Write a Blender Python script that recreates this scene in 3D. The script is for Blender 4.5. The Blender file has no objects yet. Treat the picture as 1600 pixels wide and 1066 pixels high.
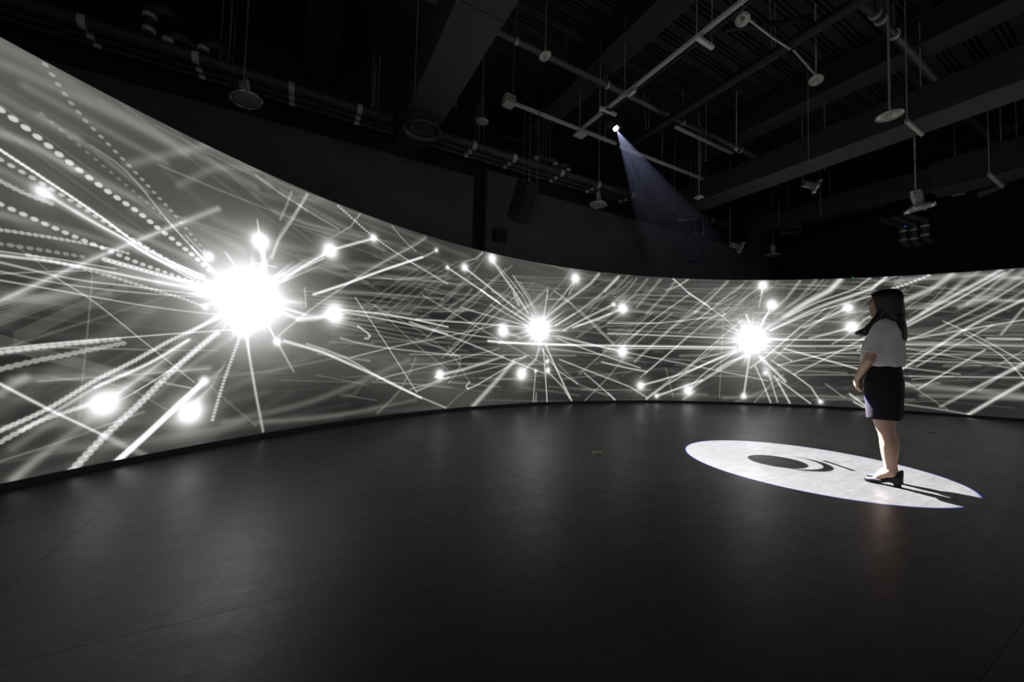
import bpy, bmesh, math, random
import numpy as np
from mathutils import Vector, Matrix

scene = bpy.context.scene
COL = scene.collection
PI = math.pi

# ---------------------------------------------------------------- camera
HC = 0.97                                   # lens height above the floor
YAW, PITCH, ROLL = 0.5057472, 0.0426900, 0.0260498
cam_data = bpy.data.cameras.new('camera')
cam_data.sensor_width = 36.0
cam_data.lens = 36.0 * 597.536 / 1600.0
cam_data.clip_start = 0.02
cam_data.clip_end = 200
cam = bpy.data.objects.new('camera', cam_data)
COL.objects.link(cam)
_f = Vector((math.sin(YAW) * math.cos(PITCH), math.cos(YAW) * math.cos(PITCH), math.sin(PITCH)))
_r0 = Vector((math.cos(YAW), -math.sin(YAW), 0))
_u0 = _r0.cross(_f)
_r = _r0 * math.cos(ROLL) + _u0 * math.sin(ROLL)
_u = _u0 * math.cos(ROLL) - _r0 * math.sin(ROLL)
cam.matrix_world = Matrix(((_r.x, _u.x, -_f.x, 0), (_r.y, _u.y, -_f.y, 0), (_r.z, _u.z, -_f.z, HC), (0, 0, 0, 1)))
scene.camera = cam

# ---------------------------------------------------------------- world, exposure
world = bpy.data.worlds.new('world')
scene.world = world
world.use_nodes = True
world.node_tree.nodes['Background'].inputs[0].default_value = (0, 0, 0, 1)
world.node_tree.nodes['Background'].inputs[1].default_value = 0.0
vs = scene.view_settings
vs.view_transform = 'Standard'
vs.look = 'None'
vs.gamma = 1.0
vs.exposure = 0.0
vs.use_curve_mapping = False
scene.cycles.use_denoising = True
scene.cycles.max_bounces = 6
scene.cycles.diffuse_bounces = 4
scene.cycles.glossy_bounces = 3
scene.cycles.volume_bounces = 0
scene.cycles.caustics_reflective = False
scene.cycles.caustics_refractive = False
scene.cycles.sample_clamp_indirect = 4.0

SCREEN_GAIN = 1.0
PROJ_POWER = 28000.0
PROJ = Vector((4.42, 4.61, 4.79))           # lens of the hanging projector
DISC = (4.353, 1.905, 0.985, 1.09)          # lit ellipse on the floor: centre, half axes

# ---------------------------------------------------------------- helpers
def tag(o, label=None, cat=None, group=None, kind=None):
    if label: o['label'] = label
    if cat: o['category'] = cat
    if group: o['group'] = group
    if kind: o['kind'] = kind
    return o

def empty(name, loc=(0, 0, 0), rz=0.0, label=None, cat=None, group=None, kind=None):
    o = bpy.data.objects.new(name, None)
    o.empty_display_size = 0.1
    COL.objects.link(o)
    o.location = loc
    o.rotation_euler = (0, 0, rz)
    return tag(o, label, cat, group, kind)

def link_mesh(name, me, m, parent=None):
    o = bpy.data.objects.new(name, me)
    if m is not None and not me.materials:
        me.materials.append(m)
    COL.objects.link(o)
    if parent is not None:
        o.parent = parent
    return o

class MB:
    """collects shapes into one mesh"""
    def __init__(s):
        s.v = []; s.f = []; s.sm = []
    def add(s, vs_, fs, smooth=False):
        n = len(s.v)
        s.v += [tuple(p) for p in vs_]
        s.f += [tuple(i + n for i in q) for q in fs]
        s.sm += [smooth] * len(fs)
        return s
    def box(s, x0, x1, y0, y1, z0, z1, bev=0.0):
        if bev <= 0:
            v = [(x0, y0, z0), (x1, y0, z0), (x1, y1, z0), (x0, y1, z0), (x0, y0, z1), (x1, y0, z1), (x1, y1, z1), (x0, y1, z1)]
            return s.add(v, [(0, 3, 2, 1), (4, 5, 6, 7), (0, 1, 5, 4), (1, 2, 6, 5), (2, 3, 7, 6), (3, 0, 4, 7)])
        b = bm_box(x0, x1, y0, y1, z0, z1, bev)
        return s.bm(b)
    def bm(s, b, smooth=False):
        b.verts.index_update()
        s.add([v.co[:] for v in b.verts], [[v.index for v in f.verts] for f in b.faces], smooth)
        b.free()
        return s
    def obox(s, c, ax, ay, az, hx, hy, hz):
        """oriented box, half sizes"""
        c = Vector(c); ax = Vector(ax).normalized(); ay = Vector(ay).normalized(); az = Vector(az).normalized()
        v = [c + ax * (hx * i) + ay * (hy * j) + az * (hz * k) for k in (-1, 1) for (i, j) in ((-1, -1), (1, -1), (1, 1), (-1, 1))]
        return s.add(v, [(0, 3, 2, 1), (4, 5, 6, 7), (0, 1, 5, 4), (1, 2, 6, 5), (2, 3, 7, 6), (3, 0, 4, 7)])
    def tube(s, pts, rad, n=10, caps=True, smooth=True, flat=1.0):
        """round tube along a polyline; rad a number or a list"""
        pts = [Vector(p) for p in pts]
        k = len(pts)
        rad = [rad] * k if not hasattr(rad, '__len__') else list(rad)
        vs_ = []
        ref = None
        for i, p in enumerate(pts):
            t = (pts[min(i + 1, k - 1)] - pts[max(i - 1, 0)]).normalized()
            if ref is None:
                ref = Vector((0, 0, 1)) if abs(t.z) < 0.9 else Vector((1, 0, 0))
            a = (ref - t * ref.dot(t)).normalized()
            b = t.cross(a)
            ref = a
            for j in range(n):
                an = 2 * PI * j / n
                vs_.append(p + (a * math.cos(an) * flat + b * math.sin(an)) * rad[i])
        fs = [(i * n + j, i * n + (j + 1) % n, (i + 1) * n + (j + 1) % n, (i + 1) * n + j) for i in range(k - 1) for j in range(n)]
        s.add(vs_, fs, smooth)
        if caps:
            s.add(vs_[:n], [tuple(range(n))[::-1]])
            s.add(vs_[-n:], [tuple(range(n))])
        return s
    def lathe(s, prof, n=24, c=(0, 0, 0), smooth=True, rot=None):
        """profile (r, z) turned about z"""
        vs_ = []
        for r, z in prof:
            for j in range(n):
                a = 2 * PI * j / n
                q = Vector((r * math.cos(a), r * math.sin(a), z))
                if rot is not None: q = rot @ q
                vs_.append(q + Vector(c))
        k = len(prof)
        fs = [(i * n + j, i * n + (j + 1) % n, (i + 1) * n + (j + 1) % n, (i + 1) * n + j) for i in range(k - 1) for j in range(n)]
        return s.add(vs_, fs, smooth)
    def rings(s, rs, n=24, smooth=True, caps=True):
        """closed loft through horizontal superellipse rings (cx, cy, z, rx, ry[, power])"""
        vs_ = []
        for r in rs:
            cx_, cy_, z, rx, ry = r[:5]
            e = 2.0 / (r[5] if len(r) > 5 else 2.0)
            for j in range(n):
                a = 2 * PI * j / n
                ca, sa = math.cos(a), math.sin(a)
                vs_.append((cx_ + rx * math.copysign(abs(ca) ** e, ca), cy_ + ry * math.copysign(abs(sa) ** e, sa), z))
        k = len(rs)
        s.add(vs_, [(i * n + j, i * n + (j + 1) % n, (i + 1) * n + (j + 1) % n, (i + 1) * n + j) for i in range(k - 1) for j in range(n)], smooth)
        if caps:
            s.add(vs_[:n], [tuple(range(n))[::-1]], smooth)
            s.add(vs_[-n:], [tuple(range(n))], smooth)
        return s
    def mesh(s, name):
        me = bpy.data.meshes.new(name)
        me.from_pydata([tuple(p) for p in s.v], [], s.f)
        me.polygons.foreach_set('use_smooth', s.sm)
        me.update()
        return me
    def build(s, name, m, parent=None):
        return link_mesh(name, s.mesh(name), m, parent)

def bm_box(x0, x1, y0, y1, z0, z1, bev, seg=2):
    b = bmesh.new()
    bmesh.ops.create_cube(b, size=1.0)
    for v in b.verts:
        v.co = Vector(((x0 + x1) / 2 + v.co.x * (x1 - x0), (y0 + y1) / 2 + v.co.y * (y1 - y0), (z0 + z1) / 2 + v.co.z * (z1 - z0)))
    bmesh.ops.bevel(b, geom=list(b.edges), offset=bev, segments=seg, affect='EDGES', profile=0.5)
    return b

def copy_tree(o, parent=None):
    c = o.copy()
    COL.objects.link(c)
    if parent is not None:
        c.parent = parent
    for ch in list(o.children):
        copy_tree(ch, c)
    return c

# ---- node materials
class NT:
    def __init__(s, tree):
        s.t = tree; s.n = tree.nodes; s.l = tree.links
    def node(s, typ, **kw):
        nd = s.n.new(typ)
        for k, v in kw.items(): setattr(nd, k, v)
        return nd
    def put(s, sock, v):
        if hasattr(v, 'is_output') or isinstance(v, bpy.types.NodeSocket): s.l.new(v, sock)
        else: sock.default_value = v
    def m(s, op, a, b=0.0, c=None, clamp=False):
        nd = s.node('ShaderNodeMath', operation=op)
        nd.use_clamp = clamp
        s.put(nd.inputs[0], a); s.put(nd.inputs[1], b)
        if c is not None: s.put(nd.inputs[2], c)
        return nd.outputs[0]
    def noise(s, vec, scale, detail=3.0, rough=0.55, dist=0.0):
        nd = s.node('ShaderNodeTexNoise')
        if vec is not None: s.l.new(vec, nd.inputs['Vector'])
        nd.inputs['Scale'].default_value = scale
        nd.inputs['Detail'].default_value = detail
        nd.inputs['Roughness'].default_value = rough
        nd.inputs['Distortion'].default_value = dist
        return nd.outputs['Fac']
    def ramp(s, fac, stops):
        nd = s.node('ShaderNodeValToRGB')
        s.l.new(fac, nd.inputs[0])
        cr = nd.color_ramp
        while len(cr.elements) < len(stops): cr.elements.new(0.5)
        for e, (p, c) in zip(cr.elements, stops):
            e.position = p
            e.color = (c, c, c, 1) if not hasattr(c, '__len__') else (*c, 1)
        return nd.outputs[0]

def mat(name, col, rough=0.6, metal=0.0, spec=0.5, var=0.25, scale=6.0, bump=0.0, bscale=40.0, stretch=None, rvar=0.1):
    """principled material with noise in colour, roughness and relief"""
    m_ = bpy.data.materials.new(name)
    m_.use_nodes = True
    t = NT(m_.node_tree)
    bs = m_.node_tree.nodes['Principled BSDF']
    tc = t.node('ShaderNodeTexCoord').outputs['Object']
    if stretch:
        mp = t.node('ShaderNodeMapping')
        mp.inputs['Scale'].default_value = stretch
        t.l.new(tc, mp.inputs[0]); tc = mp.outputs[0]
    nz = t.noise(tc, scale, 4.0, 0.6)
    lo = [max(0.0, c * (1 - var)) for c in col]; hi = [c * (1 + var) for c in col]
    t.l.new(t.ramp(nz, [(0.3, lo), (0.7, hi)]), bs.inputs['Base Color'])
    rr = t.m('ADD', t.m('MULTIPLY', t.m('SUBTRACT', t.noise(tc, scale * 2.3, 3.0), 0.5), rvar * 2), rough, clamp=True)
    t.l.new(rr, bs.inputs['Roughness'])
    bs.inputs['Metallic'].default_value = metal
    bs.inputs['Specular IOR Level'].default_value = spec
    if bump > 0:
        bp = t.node('ShaderNodeBump')
        bp.inputs['Strength'].default_value = bump
        bp.inputs['Distance'].default_value = 0.01
        t.l.new(t.noise(tc, bscale, 4.0), bp.inputs['Height'])
        t.l.new(bp.outputs[0], bs.inputs['Normal'])
    return m_

M = {}
M['floor'] = None
M['wall'] = mat('black_wall_paint', (0.15, 0.148, 0.143), 0.75, var=0.15, scale=1.5, bump=0.1)
M['walldark'] = mat('matte_black_paint', (0.024, 0.024, 0.0235), 0.85, var=0.2, scale=2)
M['deck'] = mat('black_deck_paint', (0.034, 0.0325, 0.030), 0.65, var=0.25, scale=3)
M['beam'] = mat('black_sprayed_steel', (0.04, 0.0385, 0.036), 0.75, var=0.25, scale=8, bump=0.5, bscale=60)
M['duct'] = mat('black_duct_paint', (0.05, 0.048, 0.045), 0.5, var=0.15, scale=2.5)
M['ductedge'] = mat('duct_seam_metal', (0.10, 0.097, 0.09), 0.45, metal=0.3, var=0.2)
M['pipe'] = mat('black_pipe_wrap', (0.10, 0.098, 0.093), 0.5, var=0.2, scale=5)
M['tape'] = mat('white_tape', (0.92, 0.91, 0.89), 0.5, var=0.05)
M['steel'] = mat('galvanised_steel', (0.92, 0.91, 0.89), 0.35, metal=0.25, var=0.06, scale=6)
M['rod'] = mat('zinc_rod', (0.75, 0.73, 0.69), 0.4, metal=0.5, var=0.2, scale=20)
M['dullpipe'] = mat('dull_grey_pipe', (0.16, 0.155, 0.14), 0.42, metal=0.5, var=0.2, scale=4)
M['chrome'] = mat('polished_lamp_metal', (0.94, 0.93, 0.91), 0.2, metal=0.6, var=0.1)
M['lens'] = mat('frosted_lamp_glass', (0.42, 0.42, 0.42), 0.25, var=0.05)
M['disc'] = mat('pale_cast_metal', (0.72, 0.70, 0.64), 0.4, metal=0.4, var=0.15)
M['black'] = mat('black_plastic', (0.035, 0.035, 0.035), 0.5, var=0.2)
M['grille'] = mat('speaker_grille_black', (0.03, 0.03, 0.03), 0.6, var=0.2, bump=0.6, bscale=300)
M['cable'] = mat('black_cable', (0.02, 0.02, 0.02), 0.5, var=0.2)
M['brass'] = mat('brass_plate', (0.55, 0.46, 0.26), 0.35, metal=0.9, var=0.2, scale=30)

def emit(name, col, strength):
    m_ = bpy.data.materials.new(name)
    m_.use_nodes = True
    t = NT(m_.node_tree)
    bs = m_.node_tree.nodes['Principled BSDF']
    bs.inputs['Base Color'].default_value = (0.1, 0.1, 0.1, 1)
    bs.inputs['Emission Color'].default_value = (*col, 1)
    bs.inputs['Emission Strength'].default_value = strength
    return m_

# floor: worn black vinyl
def floor_mat():
    m_ = bpy.data.materials.new('worn_black_vinyl')
    m_.use_nodes = True
    t = NT(m_.node_tree)
    bs = m_.node_tree.nodes['Principled BSDF']
    geo = t.node('ShaderNodeNewGeometry').outputs['Position']
    big = t.noise(geo, 0.7, 5.0, 0.6)
    fine = t.noise(geo, 9.0, 6.0, 0.65, 0.8)
    mp = t.node('ShaderNodeMapping'); mp.inputs['Scale'].default_value = (0.6, 5.0, 1)
    mp.inputs['Rotation'].default_value = (0, 0, 0.12)
    t.l.new(geo, mp.inputs[0])
    scuff = t.noise(mp.outputs[0], 2.0, 6.0, 0.7, 1.5)
    grain = t.noise(geo, 70.0, 3.0, 0.6)
    v = t.m('ADD', t.m('ADD', t.m('MULTIPLY', big, 0.35), t.m('MULTIPLY', fine, 0.38)), t.m('ADD', t.m('MULTIPLY', scuff, 0.32), t.m('MULTIPLY', grain, 0.22)))
    t.l.new(t.ramp(v, [(0.45, (0.020, 0.0196, 0.0186)), (0.60, (0.033, 0.0322, 0.0307)), (0.78, (0.056, 0.0545, 0.052))]), bs.inputs['Base Color'])
    t.l.new(t.ramp(v, [(0.4, 0.46), (0.8, 0.30)]), bs.inputs['Roughness'])
    bs.inputs['Specular IOR Level'].default_value = 0.42
    bp = t.node('ShaderNodeBump')
    bp.inputs['Strength'].default_value = 0.12
    bp.inputs['Distance'].default_value = 0.01
    t.l.new(t.m('ADD', t.m('MULTIPLY', fine, 0.5), t.m('MULTIPLY', grain, 0.5)), bp.inputs['Height'])
    t.l.new(bp.outputs[0], bs.inputs['Normal'])
    return m_
M['floor'] = floor_mat()

# ---------------------------------------------------------------- projector light (image of a disc with an icon, keystone-corrected to the floor)
def projector_light():
    ld = bpy.data.lights.new('projector_light', 'SPOT')
    ld.energy = PROJ_POWER
    ld.spot_size = math.radians(44)
    ld.spot_blend = 0.0
    ld.shadow_soft_size = 0.004
    ld.use_nodes = True
    t = NT(ld.node_tree)
    em = ld.node_tree.nodes['Emission']
    nrm = t.node('ShaderNodeNewGeometry').outputs['Normal']
    sp = t.node('ShaderNodeSeparateXYZ'); t.l.new(nrm, sp.inputs[0])
    iz = t.m('DIVIDE', -PROJ.z, sp.outputs[2])
    u = t.m('ADD', t.m('MULTIPLY', sp.outputs[0], iz), PROJ.x)
    v = t.m('ADD', t.m('MULTIPLY', sp.outputs[1], iz), PROJ.y)
    def dist(cx, cy, a=1.0, b=1.0):
        dx = t.m('DIVIDE', t.m('SUBTRACT', u, cx), a); dy = t.m('DIVIDE', t.m('SUBTRACT', v, cy), b)
        return t.m('SQRT', t.m('ADD', t.m('MULTIPLY', dx, dx), t.m('MULTIPLY', dy, dy)))
    def inside(d, r, k): return t.m('ADD', t.m('MULTIPLY', t.m('SUBTRACT', r, d), k), 0.5, clamp=True)
    e = dist(*DISC)
    head = inside(dist(4.221, 2.087), 0.250, 120)
    cres = t.m('MULTIPLY', inside(dist(4.335, 1.995), 0.310, 120), t.m('SUBTRACT', 1.0, inside(dist(4.315, 2.064), 0.302, 120)))
    # bar
    ax, ay, bx, by = 4.728, 1.905, 4.545, 1.586
    L_ = math.hypot(bx - ax, by - ay); dx, dy = (bx - ax) / L_, (by - ay) / L_
    s_ = t.m('ADD', t.m('MULTIPLY', t.m('SUBTRACT', u, ax), dx), t.m('MULTIPLY', t.m('SUBTRACT', v, ay), dy))
    w_ = t.m('ABSOLUTE', t.m('SUBTRACT', t.m('MULTIPLY', t.m('SUBTRACT', u, ax), -dy), t.m('MULTIPLY', t.m('SUBTRACT', v, ay), -dx)))
    bar = t.m('MULTIPLY', inside(w_, 0.021, 120), inside(t.m('ABSOLUTE', t.m('SUBTRACT', s_, L_ / 2)), L_ / 2, 120))
    icon = t.m('SUBTRACT', 1.0, t.m('MAXIMUM', t.m('MAXIMUM', head, cres), bar))
    cc = t.node('ShaderNodeCombineColor')
    for i, (rr, g) in enumerate(((1.0, 0.93), (1.001, 0.935), (1.007, 1.0))):
        t.l.new(t.m('MULTIPLY', t.m('MULTIPLY', inside(e, rr, 90), icon), g), cc.inputs[i])
    t.l.new(cc.outputs[0], em.inputs[0])
    fl = t.m('DIVIDE', 0.87, t.m('ABSOLUTE', sp.outputs[2]))
    t.l.new(t.m('MULTIPLY', fl, fl), em.inputs[1])      # even field, as a keystone-corrected picture has
    lo = bpy.data.objects.new('projector_light', ld)
    COL.objects.link(lo)
    lo.location = PROJ
    d = Vector((DISC[0], DISC[1], 0)) - PROJ
    lo.rotation_euler = d.to_track_quat('-Z', 'Y').to_euler()
    return lo
projector_light()

# ---------------------------------------------------------------- room shell
X0, X1, Y0, Y1, ZC = -4.4, 13.9, -10.4, 7.6, 6.25
floor = empty('floor', kind='structure')
floor['label'] = 'worn black vinyl sheet floor'
MB().box(X0, X1, Y0, Y1, -0.06, -0.004).build('subfloor', M['walldark'], floor)
ys = [Y0]
y = 1.78 - 1.42 * 8
while y < Y1 - 0.2:
    if y > Y0 + 0.1: ys.append(y)
    y += 1.42
ys.append(Y1)
for i in range(len(ys) - 1):
    xs = [X0]
    x = -0.98 - (2.1 if i % 2 == 0 else 0.0)
    while x < X1 - 0.3:
        if x > X0 + 0.3: xs.append(x)
        x += 4.2
    xs.append(X1)
    for j in range(len(xs) - 1):
        g = 0.0008
        MB().box(xs[j] + g, xs[j + 1] - g, ys[i] + g, ys[i + 1] - g, -0.004, 0.0).build('floor_sheet', M['floor'], floor)

def struct(name, mb, m):
    o = mb.build(name, m)
    o['kind'] = 'structure'
    return o
struct('wall_left', MB().box(X0 - 0.2, X0, Y0, Y1 + 0.2, 0, ZC), M['walldark'])
struct('wall_right', MB().box(X1, X1 + 0.2, Y0, Y1 + 0.2, 0, ZC), M['walldark'])
struct('wall_front', MB().box(X0 - 0.2, X1 + 0.2, Y0 - 0.2, Y0, 0, ZC), M['walldark'])
wb = empty('wall_back', kind='structure')
MB().box(X0, X1, Y1, Y1 + 0.2, 0, ZC).build('wall_surface', M['walldark'], wb)
MB().box(X0, 3.12, Y1 - 0.09, Y1, 0, 4.84).build('wall_panel', M['wall'], wb)
MB().box(3.40, 4.35, Y1 - 0.16, Y1, 0, 5.03).build('wall_panel', M['wall'], wb)
MB().box(4.352, 9.1, Y1 - 0.12, Y1, 0, 4.84).build('wall_panel', M['wall'], wb)
MB().box(9.104, 13.35, Y1 - 0.12, Y1, 0, 4.84).build('wall_panel', M['wall'], wb)
wr = empty('wall_corner_pier', kind='structure')
wr.name = 'trim_1'
MB().box(13.36, X1, Y1 - 0.5, Y1, 0, ZC).build('pier', M['wall'], wr)

# ceiling: fluted steel deck on sprayed beams
ceil = empty('ceiling', (0, 0, 0), kind='structure')
BEAMS = [-4.12, 0.11, 4.21, 8.12, 12.2]
def deck(xa, xb):
    prof = []
    y = Y0
    while y < Y1:
        for k in (0.0, 0.065, 0.13):
            prof += [(y + k, 0), (y + k + 0.008, 0.05), (y + k + 0.026, 0.05), (y + k + 0.034, 0)]
        y += 0.30
    prof.append((Y1, 0))
    prof = [p for p in prof if p[0] <= Y1]
    v = []; f = []
    for (yy, h) in prof:
        v += [(xa, yy, ZC + h), (xb, yy, ZC + h)]
    for i in range(len(prof) - 1):
        f.append((2 * i, 2 * i + 2, 2 * i + 3, 2 * i + 1))
    MB().add(v, f).build('deck_sheet', M['deck'], ceil)
for a, b in zip([X0] + BEAMS, BEAMS + [X1]): deck(a, b)
MB().box(X0, X1, Y0, Y1, ZC + 0.08, ZC + 0.2).build('roof_slab', M['walldark'], ceil)
for ib, bx in enumerate(BEAMS):
    mb = MB()
    mb.box(bx - 0.225, bx + 0.225, Y0, Y1, 5.80, 5.835)
    mb.box(bx - 0.03, bx + 0.03, Y0, Y1, 5.835, 6.21)
    mb.box(bx - 0.225, bx + 0.225, Y0, Y1, 6.21, ZC)
    struct('trim_%d' % (ib + 2), mb, M['beam'])

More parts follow.
